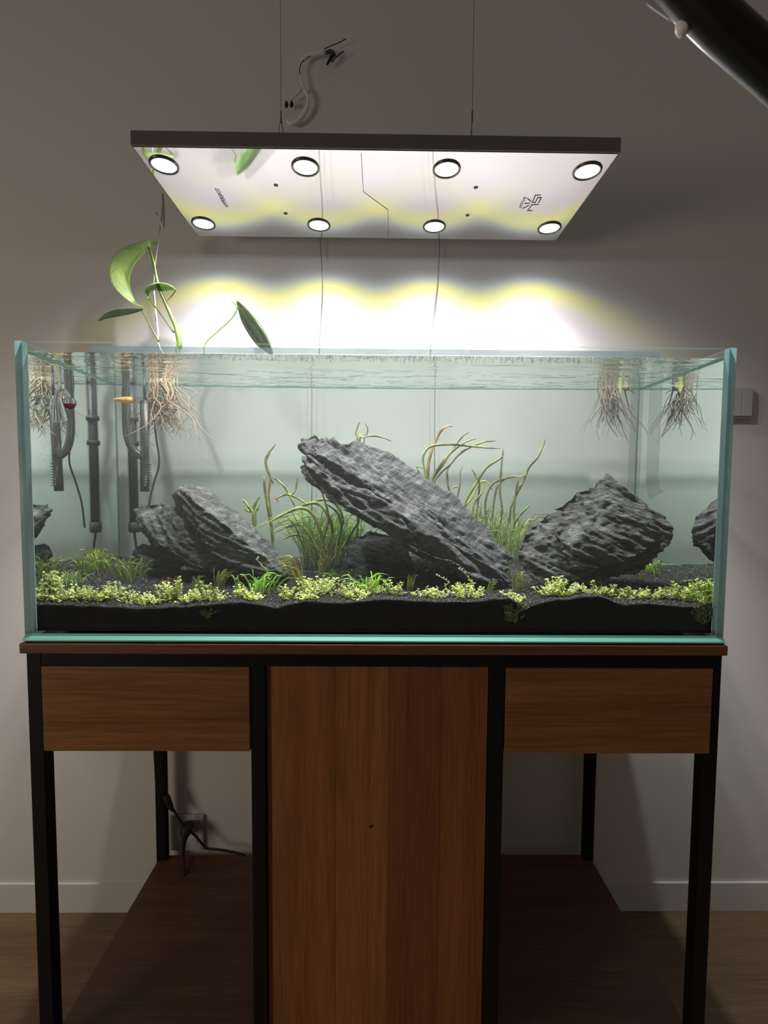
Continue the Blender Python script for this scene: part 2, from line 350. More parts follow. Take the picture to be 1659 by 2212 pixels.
# ------------------------------------------------------------------ the room
WALL_Y = 0.51
def solidglass(name):
    m, nt, out = newmat(name); g = N(nt, 'ShaderNodeBsdfGlass', i_IOR=1.18, i_Roughness=0.0); g.inputs[0].default_value = (.93, .96, .96, 1); nt.links.new(g.outputs[0], out.inputs[0]); return m
M['solid'] = solidglass('solid_glass')
def edgeglowmat(name, c):
    m, nt, out = newmat(name); d = N(nt, 'ShaderNodeBsdfDiffuse'); d.inputs[0].default_value = (*c, 1); g = N(nt, 'ShaderNodeBsdfGlossy', i_Roughness=.33); g.inputs[0].default_value = (.55, 1.0, .86, 1)
    x = N(nt, 'ShaderNodeMixShader'); x.inputs[0].default_value = .4; nt.links.new(d.outputs[0], x.inputs[1]); nt.links.new(g.outputs[0], x.inputs[2]); nt.links.new(x.outputs[0], out.inputs[0]); return m
M['edgeglow'] = edgeglowmat('edge_glow_strip', (.30, .80, .68))  # turquoise gloss imitates the glow at the foot of the front pane
o = MB().box(-3.2, 3.2, WALL_Y, WALL_Y + .12, -.05, 3.0).build('wall_back', M['wall']); tag(o, 'plain off-white painted wall behind the aquarium', 'wall', kind='structure')
fl = wood('floor_wood', (.135, .08, .046), (.25, .155, .09), 0, 3.0, .5)
o = MB().box(-3.2, 3.2, -3.2, WALL_Y + .12, -.06, 0).build('floor', fl); tag(o, 'brown wooden floor under the aquarium stand', 'floor', kind='structure')
o = MB().box(-3.2, 3.2, WALL_Y - .007, WALL_Y - .0002, 0.0005, .085).build('baseboard_back', M['base']); tag(o, 'pale painted baseboard along the foot of the wall', 'baseboard', kind='structure')

# ------------------------------------------------------------------ the stand
ZT = T0 - .003                                # top of the tabletop
ST = .025                                     # steel tube
XL, XR, SD = -.599, .600, .477
zr1 = ZT - .018; zr0 = zr1 - .0225            # top rail
Z = lambda y, x=800, Y=.0: float(ap(x, y, Y)[2])
X = lambda x, y, Y=.0: float(ap(x, y, Y)[0])
shelf_z = float(ap(335, 1860, SD - ST)[2])
stand = thing('aquarium_stand', 'black steel and brown wood console stand with two drawers carrying the aquarium', 'stand', (0, SD/2, 0))
w_top = wood('wood_tabletop', (.10, .040, .020), (.22, .09, .045), 0, 1.0)
w_dr1 = wood('wood_drawer', (.13, .056, .022), (.29, .135, .054), 0, 5.0)
w_dr2 = wood('wood_drawer_b', (.13, .056, .022), (.29, .135, .054), 0, 8.3)
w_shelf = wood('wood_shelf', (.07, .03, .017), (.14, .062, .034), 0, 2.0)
tp = MB().box(XL - .006, XR + .004, -.008, SD, zr1, ZT).build('tabletop', w_top, stand, bevel=.002)
d0 = (X(543, 1700), X(574, 1700)); d1 = (X(1053, 1700), X(1086, 1700))
for a, b in ((XL, XL + ST), d0, d1, (XR - ST, XR)):
    MB().box(a, b, 0.0, ST, 0.0, zr1).build('post', M['black'], stand, bevel=.0015)
for a, b in ((XL, XL + ST), (XR - ST, XR)):
    MB().box(a, b, SD - ST, SD, 0.0, zr1).build('post', M['black'], stand, bevel=.0015)
MB().box(XL + ST, XR - ST, 0.0005, ST, zr0, zr1).build('rail', M['black'], stand)
MB().box(XL + ST, XR - ST, SD - ST, SD - .0005, zr0, zr1).build('rail', M['black'], stand)
for a, b in ((XL, XL + ST), (XR - ST, XR)):
    MB().box(a + .0005, b - .0005, ST, SD - ST, zr0, zr1).build('rail', M['black'], stand)
    MB().box(a + .0005, b - .0005, ST, SD - ST, shelf_z - .018 - ST, shelf_z - .018).build('rail', M['black'], stand)
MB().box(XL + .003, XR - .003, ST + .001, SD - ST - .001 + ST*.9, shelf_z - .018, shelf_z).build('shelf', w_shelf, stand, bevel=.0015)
def drawer(px0, px1, py0, py1, mat, xr):
    zt, zb = Z(py0, (px0+px1)/2), Z(py1, (px0+px1)/2); x0, x1 = X(px0, py1), X(px1, py1)
    d = MB().box(x0, x1, -.003, .015, zb, zt).build('drawer', mat, stand, bevel=.0012)
    MB().box(x0 + .02, x1 - .02, .0155, .40, zb + .012, zt - .02).build('drawer_box', M['black'], d)
drawer(97, 541, 1439, 1621, w_dr1, 0); drawer(1089, 1530, 1443, 1626, w_dr2, 1)
door = thing('door', 'x', 'x', ((d0[1] + d1[0])/2, 0, 0)); del door['category'], door['label']
door.parent = stand; door.matrix_parent_inverse = Matrix.Translation(-stand.location)
zt, zb = Z(1442), shelf_z - .02
cuts = [d0[1] + .0015, X(587, 1800), X(724, 1800), X(838, 1800), X(950, 1800), d1[0] - .0015]
cols = [((.09, .034, .015), (.15, .06, .027)), ((.15, .056, .021), (.30, .125, .046)), ((.165, .066, .022), (.33, .15, .05)), ((.125, .043, .019), (.245, .094, .039)), ((.14, .05, .019), (.28, .112, .043))]
for i in range(5):
    wm = wood('wood_plank_%s' % 'abcde'[i], *cols[i], 2, 11.0 + 3.1*i)
    MB().box(cuts[i] + .0002, cuts[i+1] - .0002, .004 + (.003 if i == 0 else 0), .022, zb, zt).build('plank', wm, door)
kn = ap(802, 1785, .0037); MB().disc(kn, .0042, (0, 1, 0), 12, r2=.0025).build('knot', M['rubber'], door)
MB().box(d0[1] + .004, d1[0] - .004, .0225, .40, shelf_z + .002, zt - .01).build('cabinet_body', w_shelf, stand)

# ------------------------------------------------------------------ the tank
o = MB().box(-.6, .602, .0, .40, T0 - .0029, T0 - .0001).build('foam_mat', M['mat']); tag(o, 'thin black foam mat between tank and wooden top', 'mat')
TH, TD, G = .502, .40, .012
tank = thing('aquarium', 'large rimless clear glass aquarium with blue-green edges on the stand', 'aquarium', (0, TD/2, T0))
GM = [M['clear'], M['edge'], M['rim'], M['baseglow']]
def pane(x0, x1, y0, y1, z0, z1, thin):
    # faces: bottom top front back left right; the thin sides are the green cut edges
    mats = {'x': [0, 2, 1, 1, 0, 0], 'y': [0, 2, 0, 0, 1, 1], 'b': [0, 2, 0, 0, 0, 0], 'z': [0, 0, 3, 1, 1, 1]}[thin]
    return MB().box(x0, x1, y0, y1, T0 + z0, T0 + z1, mats=mats).build('pane', GM, tank)
pane(-.6, .6, 0, TD, 0.0, G, 'z')
pane(-.6, -.6 + G, 0, TD, G + .0001, TH, 'x'); pane(.6 - G, .6, 0, TD, G + .0001, TH, 'x')
pane(-.6 + G + .0001, .6 - G - .0001, 0, G, G + .0001, TH, 'y'); pane(-.6 + G + .0001, .6 - G - .0001, TD - G, TD, G + .0001, TH, 'b')
bd = MB(); bd.v += [(x_, y_, T0 + z_) for x_ in (-.6, .6) for y_, z_ in ((-.0002, .0085), (-.0058, .0026), (-.0058, .0003), (-.0002, .0003))]
for k in range(4): bd.face([k, (k + 1) % 4, 4 + (k + 1) % 4, 4 + k][::-1])
bd.face([0, 1, 2, 3]); bd.face([7, 6, 5, 4]); bd.build('edge_glow_strip', M['edgeglow'], tank)  # sloped strip added to catch the lamps as the base edge's glow
WL = .4875                                     # water level
bx0, bx1 = float(ap(201, 755, .013)[0]), float(ap(1426, 765, .013)[0])
for y0, y1 in ((G + .0002, G + .056), (TD - G - .056, TD - G - .0002)):
    MB().box(bx0, bx1, y0, y1, T0 + WL + .0006, T0 + WL + .0106, mats=[0, 0, 1, 1, 1, 1]).build('brace', [M['clear'], M['brace']], tank)
# water body: bottom top front back left right
wm = [water_side('water_wall'), water_front('water_front'), water_side('water_top', .6)]
wx, wy0, wy1 = .6 - G - .0006, G + .0005, TD - G - .0006
water = MB().box(-wx, wx, wy0, wy1, T0 + G + .0006, T0 + WL, mats=[0, 2, 1, 0, 0, 0]).build('water', wm)
ml = MB()
for x_ in (-wx + .0016, wx - .0016): ml.tube([(x_, wy0 + .001, T0 + WL - .0012), (x_, wy1 - .001, T0 + WL - .0012)], .0017, 6)
ml.tube([(-wx, wy1 - .0014, T0 + WL - .001), (wx, wy1 - .0014, T0 + WL - .001)], .0013, 6)
ml.build('waterline', M['line'], water)
tag(water, 'faintly hazy clear water filling the glass aquarium', 'water', kind='stuff')

# ------------------------------------------------------------------ soil
fpx = [(60,1308),(150,1307),(250,1313),(300,1317),(410,1311),(520,1302),(600,1314),(660,1300),(740,1304),(840,1295),(940,1303),(1040,1299),(1100,1293),(1130,1314),(1200,1296),(1290,1289),(1350,1308),(1400,1305),(1480,1312),(1570,1311)]
fx = np.array([ap(x, y, GY)[0] for x, y in fpx]); fz = np.array([ap(x, y, GY)[2] for x, y in fpx])
def soil_z(x, y):
    x = np.atleast_1d(np.asarray(x, float)); y = np.atleast_1d(np.asarray(y, float))
    t = np.clip((y - GY)/.375, 0, 1); zf = np.interp(x, fx, fz); fade = np.clip(1 - (y - GY)/.10, 0, 1)
    zm = np.mean(fz) + .004
    z = zf*fade + zm*(1 - fade) + .036*t**1.2 + .010*t*np.sin(x*7 + 1)
    z = z + .006*t*noise(np.stack([x*9, y*9, x*0], 1), 5) + .0018*noise(np.stack([x*45, y*45, x*0], 1), 6)
    return z
def sz(x, y): return float(soil_z(x, y)[0])
nx, ny = 300, 90
gx = np.linspace(-wx + .0008, wx - .0008, nx); gy = np.linspace(wy0 + .0006, wy1 - .0006, ny)
XX, YY = np.meshgrid(gx, gy); ZZ = soil_z(XX.ravel(), YY.ravel()).reshape(ny, nx)
sv = [(float(XX[j, i]), float(YY[j, i]), float(ZZ[j, i])) for j in range(ny) for i in range(nx)]
sf = [(j*nx+i, j*nx+i+1, (j+1)*nx+i+1, (j+1)*nx+i) for j in range(ny-1) for i in range(nx-1)]
b0 = len(sv); zb = T0 + G + .0012
ring_ = [(0, i) for i in range(nx)] + [(j, nx-1) for j in range(1, ny)] + [(ny-1, i) for i in range(nx-2, -1, -1)] + [(j, 0) for j in range(ny-2, 0, -1)]
for j, i in ring_: sv.append((sv[j*nx+i][0], sv[j*nx+i][1], zb))
for k in range(len(ring_)):
    k2 = (k+1) % len(ring_); a = ring_[k]; c = ring_[k2]; sf.append((a[0]*nx+a[1], b0+k, b0+k2, c[0]*nx+c[1]))
nf = len(sf); rg = np.random.default_rng(4)
NG = 30000
gxx = rg.uniform(-wx + .004, wx - .004, NG); gyy = wy0 + .003 + (wy1 - wy0 - .006)*rg.random(NG)**1.35
gzz = soil_z(gxx, gyy); s_ = rg.uniform(.0011, .0023, NG)
octv = np.array([(1,0,0),(-1,0,0),(0,1,0),(0,-1,0),(0,0,1),(0,0,-1)], float); octf = [(0,2,4),(2,1,4),(1,3,4),(3,0,4),(2,0,5),(1,2,5),(3,1,5),(0,3,5)]
an = rg.uniform(0, 6.28, NG); tl = rg.uniform(-.6, .6, NG)
c_, sn_ = np.cos(an), np.sin(an)
V = octv[None]*rg.uniform(.7, 1.25, (NG, 6, 1))*s_[:, None, None]
Vx = V[..., 0]*c_[:, None] - V[..., 1]*sn_[:, None]; Vy = V[..., 0]*sn_[:, None] + V[..., 1]*c_[:, None]
Vz = V[..., 2]*np.cos(tl)[:, None] + Vx*np.sin(tl)[:, None]
base_i = len(sv)
sv += np.stack([Vx + gxx[:, None], Vy + gyy[:, None], Vz + gzz[:, None] + s_[:, None]*.35], -1).reshape(-1, 3).tolist()
ff = (np.array(octf)[None] + (base_i + 6*np.arange(NG))[:, None, None]).reshape(-1, 3).tolist()
me = bpy.data.meshes.new('soil'); me.from_pydata(sv, [], sf + ff); me.update()
me.polygons.foreach_set('material_index', [0]*nf + [1]*len(ff))
o = link('soil', me, [M['soil'], M['grain']]); tag(o, 'black granular aquarium soil sloping up towards the back pane', 'soil', kind='stuff')

# ------------------------------------------------------------------ rocks
def hull_into(bm, pts):
    vs = [bm.verts.new(tuple(p)) for p in pts]
    r = bmesh.ops.convex_hull(bm, input=vs)
    junk = [e for e in r['geom_interior'] + r['geom_unused'] if isinstance(e, bmesh.types.BMVert)]
    bmesh.ops.delete(bm, geom=list(set(junk)), context='VERTS')
def rock(name, label, hulls, grain, nrm, amp, seed, mat, voxel=.0024, freq=1.0, us=1.0, ym=(1.0, 0.0), group='dark slate rocks in the tank'):
    bm = bmesh.new()
    for h in hulls: hull_into(bm, [wp(p[0], p[1], p[2]*ym[0] + ym[1]) for p in h])
    me = bpy.data.meshes.new('tmp'); bm.to_mesh(me); bm.free()
    ob = bpy.data.objects.new('tmp', me); col.objects.link(ob)
    md = ob.modifiers.new('r', 'REMESH'); md.mode = 'VOXEL'; md.voxel_size = voxel
    dg = bpy.context.evaluated_depsgraph_get(); m2 = bpy.data.meshes.new_from_object(ob.evaluated_get(dg)); bpy.data.objects.remove(ob)
    n = len(m2.vertices); P = np.empty(n*3); m2.vertices.foreach_get('co', P); P = P.reshape(-1, 3)
    E = np.empty(len(m2.edges)*2, np.int64); m2.edges.foreach_get('vertices', E); E = E.reshape(-1, 2)
    for _ in range(2):
        A = np.zeros_like(P); C = np.zeros(n)
        np.add.at(A, E[:, 0], P[E[:, 1]]); np.add.at(A, E[:, 1], P[E[:, 0]]); np.add.at(C, E[:, 0], 1); np.add.at(C, E[:, 1], 1)
        P = P*.5 + .5*A/C[:, None]
    g = np.array(grain, float); g /= np.linalg.norm(g); v = np.array(nrm, float); v -= g*v.dot(g); v /= np.linalg.norm(v); w = np.cross(g, v)
    U, Vv, Wc = P@g, P@v, P@w
    m2.vertices.foreach_set('co', P.ravel()); m2.update()
    Nn = np.empty(n*3); m2.vertices.foreach_get('normal', Nn); Nn = Nn.reshape(-1, 3)
    def sn(a, b, c, k): return noise(np.stack([U*a*us, Vv*b, Wc*c*(1 + (1 - us)*.9)], 1) + k*7.3, seed + k)
    wob = sn(6, 6, 6, 1)*.02
    Vv = Vv + wob
    d = amp*(1.25*sn(7*freq, 26*freq, 11*freq, 2)) + amp*(1 - us)*1.8*sn(5, 15, 12, 11)
    st = (Vv + .010*sn(14, 8, 14, 3))*70*freq; saw = st - np.floor(st)
    d += amp*.75*(np.minimum(saw*1.3, 1) - .5)*(0.6 + .6*sn(10, 14, 10, 4))
    d += amp*.65*sn(22*freq, 90*freq, 34*freq, 5) + amp*.45*sn(55, 190, 80, 6) - amp*1.0*np.abs(sn(14, 55, 22, 7))**.7 + amp*.5*sn(120, 320, 170, 8) - amp*.8*np.maximum(0, sn(18, 80, 30, 12) - .15)*2
    d += amp*.4*np.sign(sn(9*freq, 34*freq, 16*freq, 9))*np.minimum(1, np.abs(sn(9*freq, 34*freq, 16*freq, 9))*6)
    d -= amp*1.3*np.maximum(0, np.round(3*noise(P*13 + seed, seed + 20))/3)
    P = P + Nn*d[:, None]
    m2.vertices.foreach_set('co', P.ravel()); m2.polygons.foreach_set('use_smooth', [True]*len(m2.polygons)); m2.update(); m2.materials.clear()
    o = link(name, m2, mat); tag(o, label, 'rock', group); return o
rmC = rockmat('slate_center', (0, math.radians(34), 0), (.080, .081, .087), .25, (4, 6, 30))
rmL = rockmat('slate_slab', (0, math.radians(20), 0), (.092, .095, .094), .5, (7, 7, 22))
rmR = rockmat('slate_peak', (0, math.radians(18), 0), (.088, .091, .091), .3, (6, 6, 26))
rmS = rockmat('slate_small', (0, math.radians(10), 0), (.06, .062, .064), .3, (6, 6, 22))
rock('slate_rock', 'long leaning slate rock with diagonal layers, tallest of the aquarium rocks', [
    [(650,950,.20),(667,933,.22),(720,944,.24),(780,952,.25),(830,976,.26),(900,1026,.26),(980,1081,.26),(1060,1139,.25),(1103,1183,.2),(1106,1225,.15),(1097,1275,.10),(1050,1270,.12),
     (960,1215,.15),(690,985,.15),(760,1015,.14),(850,1075,.135),(950,1145,.13),(1040,1205,.125),(720,990,.28),(900,1090,.31),(1040,1190,.29),(655,975,.17)],
    [(650,1000,.165),(645,1008,.17),(662,1040,.15),(702,1072,.125),(742,1105,.11),(800,1131,.10),(880,1182,.09),(960,1228,.082),(1060,1275,.078),(690,1010,.138),(800,1070,.128),(900,1135,.12),(1000,1200,.115),(1097,1278,.085),(665,985,.15),(720,1040,.26),(860,1140,.27),(1040,1240,.26)]],
    (.83, 0.05, -.56), (.5, -.30, .79), .0070, 3, rmC, us=.38)
rock('slate_rock', 'left-hand grey slab rock with a smooth pale upper face and notched top', [
    [(402,1044,.26),(418,1042,.28),(450,1058,.29),(520,1112,.29),(580,1168,.27),(628,1222,.21),(412,1074,.17),(470,1120,.14),(540,1174,.122),(598,1222,.112),(445,1190,.135),(500,1222,.122),(560,1246,.112),(620,1250,.125),(450,1225,.28),(580,1245,.27),(388,1050,.21),(366,1070,.225)],
    [(290,1102,.26),(303,1089,.27),(350,1081,.27),(398,1096,.22),(300,1130,.235),(325,1162,.20),(365,1196,.16),(440,1236,.135),(405,1120,.185),(450,1160,.165),(330,1150,.28),(420,1225,.28),(540,1250,.125),(480,1190,.15),(345,1205,.23)]],
    (.90, -.05, -.42), (.42, -.25, .87), .0036, 21, rmL, freq=1.2, us=.7)
rock('slate_rock', 'right-hand pointed slate rock with a peaked ridge beside the long leaning rock', [
    [(1114,1212,.16),(1127,1150,.2),(1182,1106,.22),(1240,1063,.24),(1290,1041,.25),(1312,1027,.25),(1336,1046,.25),(1400,1084,.25),(1440,1114,.22),(1459,1140,.2),(1455,1168,.19),(1436,1190,.18),(1400,1214,.175),(1375,1245,.16),
     (1300,1256,.13),(1220,1256,.11),(1150,1256,.12),(1310,1080,.19),(1300,1120,.34),(1200,1200,.32),(1400,1180,.3),(1200,1140,.18)],
    [(1190,1150,.16),(1330,1088,.18),(1425,1140,.155),(1390,1192,.12),(1290,1140,.14),(1235,1180,.115),(1330,1225,.10),(1240,1235,.095),(1440,1160,.17),(1300,1180,.25)]],
    (.93, .1, -.32), (.3, -.3, .9), .0040, 40, rmR, us=.6, ym=(.60, .022))
rock('slate_rock', 'small low dark rock tucked under the left slab rock', [[(285,1195,.25),(305,1172,.26),(345,1180,.25),(400,1215,.24),(380,1250,.2),(310,1250,.2),(290,1235,.22),(330,1240,.3),(340,1215,.2)]], (1, 0, -.2), (.2, -.2, 1), .004, 60, rmS, .003)
rock('slate_rock', 'small shaded rock beneath the overhang of the long leaning rock', [[(745,1170,.3),(800,1140,.3),(870,1160,.3),(900,1215,.26),(880,1250,.22),(780,1250,.23),(740,1225,.26),(800,1200,.22),(850,1230,.32)]], (1, 0, -.4), (.4, -.2, 1), .0045, 61, rmS, .003)
rock('slate_rock', 'thin dark shard lying in front of the shaded rock', [[(815,1218,.17),(850,1216,.18),(900,1236,.17),(905,1250,.16),(860,1254,.15),(825,1246,.155),(860,1240,.2)]], (1, 0, -.3), (.3, -.2, 1), .003, 62, rmS, .0026)
rock('slate_rock', 'small slate lump half hidden behind the foot of the left slab', [[(545,1200,.28),(600,1205,.28),(650,1235,.26),(640,1255,.22),(560,1255,.22),(590,1230,.21)]], (1, 0, -.2), (.2, -.2, 1), .004, 63, rmS, .003)

# ------------------------------------------------------------------ the hanging lamp panel
PX0, PX1, PY0, PY1 = -.4555, .4445, .1064, .4295
PZ = T0 + .8836; PT = .0277
lamp = thing('aquarium_light', 'flat dark-framed light panel with eight bright spots hanging over the aquarium', 'light', (0, .268, PZ))
MB().box(PX0, PX1, PY0, PY1, PZ + .0015, PZ + PT).build('housing', M['lframe'], lamp, bevel=.001)
MB().box(PX0 + .0035, PX1 - .0035, PY0 + .0035, PY1 - .0035, PZ, PZ + .0014).build('mirror_plate', M['panel'], lamp)
def hol(me_name, fn): pass
FR = [(0.0, (.0009, .0009, .001)), (.16, (.0013, .0013, .0014)), (.26, (.0024, .0026, .0028)), (.32, (.0055, .0066, .0070)), (.38, (.0125, .0145, .0135)), (.45, (.031, .031, .0085)), (.53, (.047, .0445, .016)), (.60, (.052, .0475, .042)), (.66, (.054, .048, .055)), (.74, (.105, .100, .105)), (.83, (.30, .297, .293)), (.90, (.36, .357, .352)), (1.0, (.36, .357, .352))]
FF = [(p, (sum(c)/3*1.04, sum(c)/3*.97, sum(c)/3*1.0)) for p, c in FR]      # the front row shows no coloured fringe
def spot_light(watt, FR):
    l = bpy.data.lights.new('spot_beam', 'SPOT'); l.energy = watt; l.spot_size = math.pi; l.spot_blend = 0.0; l.shadow_soft_size = .012
    l.use_nodes = True; nt = l.node_tree; em = next(n for n in nt.nodes if n.type == 'EMISSION')
    ge = N(nt, 'ShaderNodeNewGeometry'); sx = N(nt, 'ShaderNodeSeparateXYZ'); nt.links.new(ge.outputs['Incoming'], sx.inputs[0])
    ab = N(nt, 'ShaderNodeMath', operation='ABSOLUTE'); nt.links.new(sx.outputs[2], ab.inputs[0])
    rp = N(nt, 'ShaderNodeValToRGB'); cr = rp.color_ramp
    cr.elements[0].position = 0; cr.elements[0].color = (*FR[0][1], 1); cr.elements[1].position = 1.0; cr.elements[1].color = (*FR[-1][1], 1)
    for p, c in FR[1:-1]:
        e = cr.elements.new(p); e.color = (*c, 1)
    nt.links.new(ab.outputs[0], rp.inputs[0]); nt.links.new(rp.outputs[0], em.inputs['Color']); return l
SPOT_F, SPOT_R = spot_light(LAMP_W*2.1, FF), spot_light(LAMP_W*.66, FR)   # the two rows are dimmed separately
for Yc, SPOT in ((.1588, SPOT_F), (.3682, SPOT_R)):
    for Xc in (-.4175, -.1445, .130, .405):
        r = MB(); r.lathe([(.0225, 0), (.0228, -.0022), (.0245, -.0032), (.0268, -.0026), (.0275, 0)], (Xc, Yc, PZ), (0, 0, 1), 32)
        h = r.build('lamp_ring', M['ring'], lamp, smooth=True)
        MB().lathe([(.0226, -.0005), (.016, -.0009), (.0155, -.0014), (.0001, -.0014)], (Xc, Yc, PZ), (0, 0, 1), 28).build('lens', M['lens'], h)
        lo = bpy.data.objects.new('spot_beam', SPOT); col.objects.link(lo); lo.location = (Xc, Yc, PZ - .010); lo.parent = lamp; lo.matrix_parent_inverse = Matrix.Translation(-lamp.location)
for q in ((596,400),(617,461),(1028,405),(1010,465)):
    p = apz(*q, PZ); MB().lathe([(.0001, -.0008), (.0042, -.0008), (.0048, -.0002), (.0048, .0)], p, (0, 0, 1), 16).build('screw_hole', M['print'], lamp)
def flat_line(pts, w, name, mat, parent, z):
    mb = MB(); P = [np.array([*q[:2], z]) for q in pts]
    for a, b in zip(P[:-1], P[1:]):
        d = (b - a)/np.linalg.norm(b - a); n = np.array([-d[1], d[0], 0])*w/2; e = d*w*.5; o_ = len(mb.v)
        mb.v += [tuple(a - e - n), tuple(b + e - n), tuple(b + e + n), tuple(a - e + n)]; mb.face([o_, o_+3, o_+2, o_+1])
    return mb.build(name, mat, parent)
seam = [apz(780, 331, PZ), apz(785, 414, PZ), apz(838, 453, PZ), apz(838.5, 511, PZ)]
flat_line(seam, .0011, 'seam', M['print'], lamp, PZ - .0004)
def lettering(txt, c, size, xd, yd, name):
    cu = bpy.data.curves.new('t', 'FONT'); cu.body = txt; cu.size = size; cu.align_x = 'CENTER'; cu.align_y = 'CENTER'; cu.resolution_u = 3
    ob = bpy.data.objects.new('t', cu); col.objects.link(ob); dg = bpy.context.evaluated_depsgraph_get()
    me = bpy.data.meshes.new_from_object(ob.evaluated_get(dg)); bpy.data.objects.remove(ob); me.materials.clear()
    zd = Vector(xd).cross(Vector(yd)); mt = Matrix(((xd[0], yd[0], zd[0], c[0]), (xd[1], yd[1], zd[1], c[1]), (xd[2], yd[2], zd[2], c[2]), (0, 0, 0, 1)))
    me.transform(mt); return link(name, me, M['print'], lamp)
hp = apz(480, 428, PZ - .0005); lettering('HYPERSPOT', hp, .0128, (0, -1, 0), (-1, 0, 0), 'lettering')
sp = apz(1128, 438, PZ - .0005); lettering('SKYLIGHT', sp, .0094, (0, 1, 0), (1, 0, 0), 'lettering')
def zpx(x, y): return apz(1090 + x/15.08, 400 + y/15.08, PZ)      # from the enlarged crop of the emblem
emblem = [[(1165,325),(1010,325),(900,560),(1000,565),(1085,400),(1195,405),(1105,575)], [(1095,632),(890,635),(755,832),(890,828)], [(750,430),(855,530)], [(665,595),(815,592)], [(590,755),(780,665)]]
for st in emblem: flat_line([zpx(*q) for q in st], .0021, 'emblem_stroke', M['print'], lamp, PZ - .0005)
for px_, foot in ((607, ((600,283),(612,284),(627,281))), (1020, ((1004,290),(1019,291),(1024,291)))):
    a = ap(px_, 252, .268); w = MB(); w.tube([a, (a[0], .268, 2.9)], .0006, 5)
    susp = w.build('suspension_wire', M['wire'], lamp)
    for q in foot:
        e = ap(*q, .268); e[2] = PZ + PT
        if q[0] > px_ + 3 or q[0] < px_ - 3: e[1] += .05*(1 if q[0] > px_ else -1)
        MB().tube([a, e], .0006, 5).build('wire_strand', M['wire'], susp)
    MB().tube([a - np.array([0, 0, .012]), a + np.array([0, 0, .012])], .0018, 6).build('wire_grip', M['wire'], susp)
# power cable of the panel, falling into the tank at its corner
cab = [ap(352, 420, .40), ap(349, 470, .40), ap(338, 545, .40), ap(332, 610, .40), ap(336, 670, .395), ap(341, 715, .39), ap(345, 752, .38)]
cab = [np.array([cab[0][0], .36, PZ + .02]), np.array([cab[0][0], .40, PZ + .005])] + cab + [wp(345, 800, .37), wp(345, 860, .37)]
o = MB().tube(resample(cab, 40), .0022, 8).build('power_cable', M['cable'], smooth=True); tag(o, 'white translucent cable dropping from the light panel beside the climbing plant', 'cable')
# two thin cords hanging on the wall behind the tank
for nm, pts, lab in (('a', [(690,500),(693,540),(696,620),(692,690),(689,760),(687,900),(687,1100)], 'thin pale hanging cord on the wall, the one nearer the climbing plant'),
                     ('b', [(947,500),(949,540),(944,620),(936,690),(930,760),(928,900),(928,1100)], 'thin pale hanging cord on the wall, farther from the climbing plant')):
    o = MB().tube(resample([ap(x, y, .496) for x, y in pts], 30), .0012, 6).build('hanging_cord', M['thread'], smooth=True); tag(o, lab, 'cord', 'cords hanging behind the tank')

# ------------------------------------------------------------------ things on the wall
wl = thing('wall_cable', 'loose white cable end with bare black wires sticking out of the wall', 'cable', ap(650, 200, WALL_Y))
MB().tube(resample([ap(x, y, .49) for x, y in ((617,255),(628,267),(645,259),(660,240),(666,215),(660,198),(654,186),(650,170),(647,150),(652,132),(664,121),(682,116),(702,112))], 40), [.003]*2 + [.0058]*10 + [.0046]*6 + [.003]*6 + [.0022]*6 + [.006]*10, 8).build('sheath', M['pale'], wl, smooth=True)
MB().tube(resample([ap(x, y, .49) for x, y in ((628,214),(640,205),(652,190))], 8), .0032, 6).build('sheath', M['pale'], wl, smooth=True)
for pts, r in (([(647,160),(648,142),(660,126),(690,112),(712,100),(730,93),(747,84)], .0011), ([(703,112),(716,108),(724,118),(722,122)], .0019), ([(704,116),(716,116),(706,138)], .0019), ([(722,120),(714,130),(706,140)], .002), ([(716,134),(728,122),(743,110)], .0014), ([(706,110),(720,116),(712,128)], .0015)):
    MB().tube(resample([ap(x, y, .488) for x, y in pts], 10), r, 6).build('bare_wire', M['rubber'], wl, smooth=True)
for x, y in ((619, 227), (630, 226)):
    MB().tube([ap(x, y - 7, .488), ap(x, y, .488), ap(x - 1, y + 6, .488)], [.003, .0052, .002], 8).build('clip', M['rubber'], wl, smooth=True)
sw = ap(1610, 868, WALL_Y); s0, s1 = ap(1585, 837, .495), ap(1628, 904, .495)
swt = thing('light_switch', 'square white wall switch beside the aquarium', 'switch', sw)
MB().box(s0[0] - .02, s1[0], .497, WALL_Y - .0003, s1[2], s0[2]).build('frame', M['white'], swt, bevel=.002)
xm = lerp(s0[0], s1[0], .42); zz = (s1[2] + .006, s0[2] - .008)
MB().box(s0[0] - .014, xm - .0006, .493, .4968, *zz).build('rocker', M['white'], swt, bevel=.001); MB().box(xm + .0006, s1[0] - .006, .493, .4968, *zz).build('rocker', M['white'], swt, bevel=.001)
a, b = ap(362, 1762, .5), ap(440, 1838, .5)
ol = thing('wall_outlet', 'pale wall outlet behind the stand under the left drawer', 'outlet', ((a[0]+b[0])/2, WALL_Y, b[2]))
MB().box(a[0], b[0], .500, WALL_Y - .0003, b[2], a[2]).build('frame', M['white'], ol, bevel=.002)
MB().box(a[0] + .018, b[0] - .018, .4985, .4998, b[2] + .018, a[2] - .018).build('socket', M['white'], ol, bevel=.001)
MB().lathe([(.026, -.0005), (.025, -.0012), (.001, -.0012)], ((a[0]+b[0])/2, .4985, (a[2]+b[2])/2), (0, 1, 0), 20).build('socket_ring', M['base'], ol)
pl = thing('power_plug', 'black mains plug with a cord, standing out of the low outlet', 'plug', ap(400, 1800, .47))
P_ = lambda x, y, Y=.46: ap(x, y, Y)
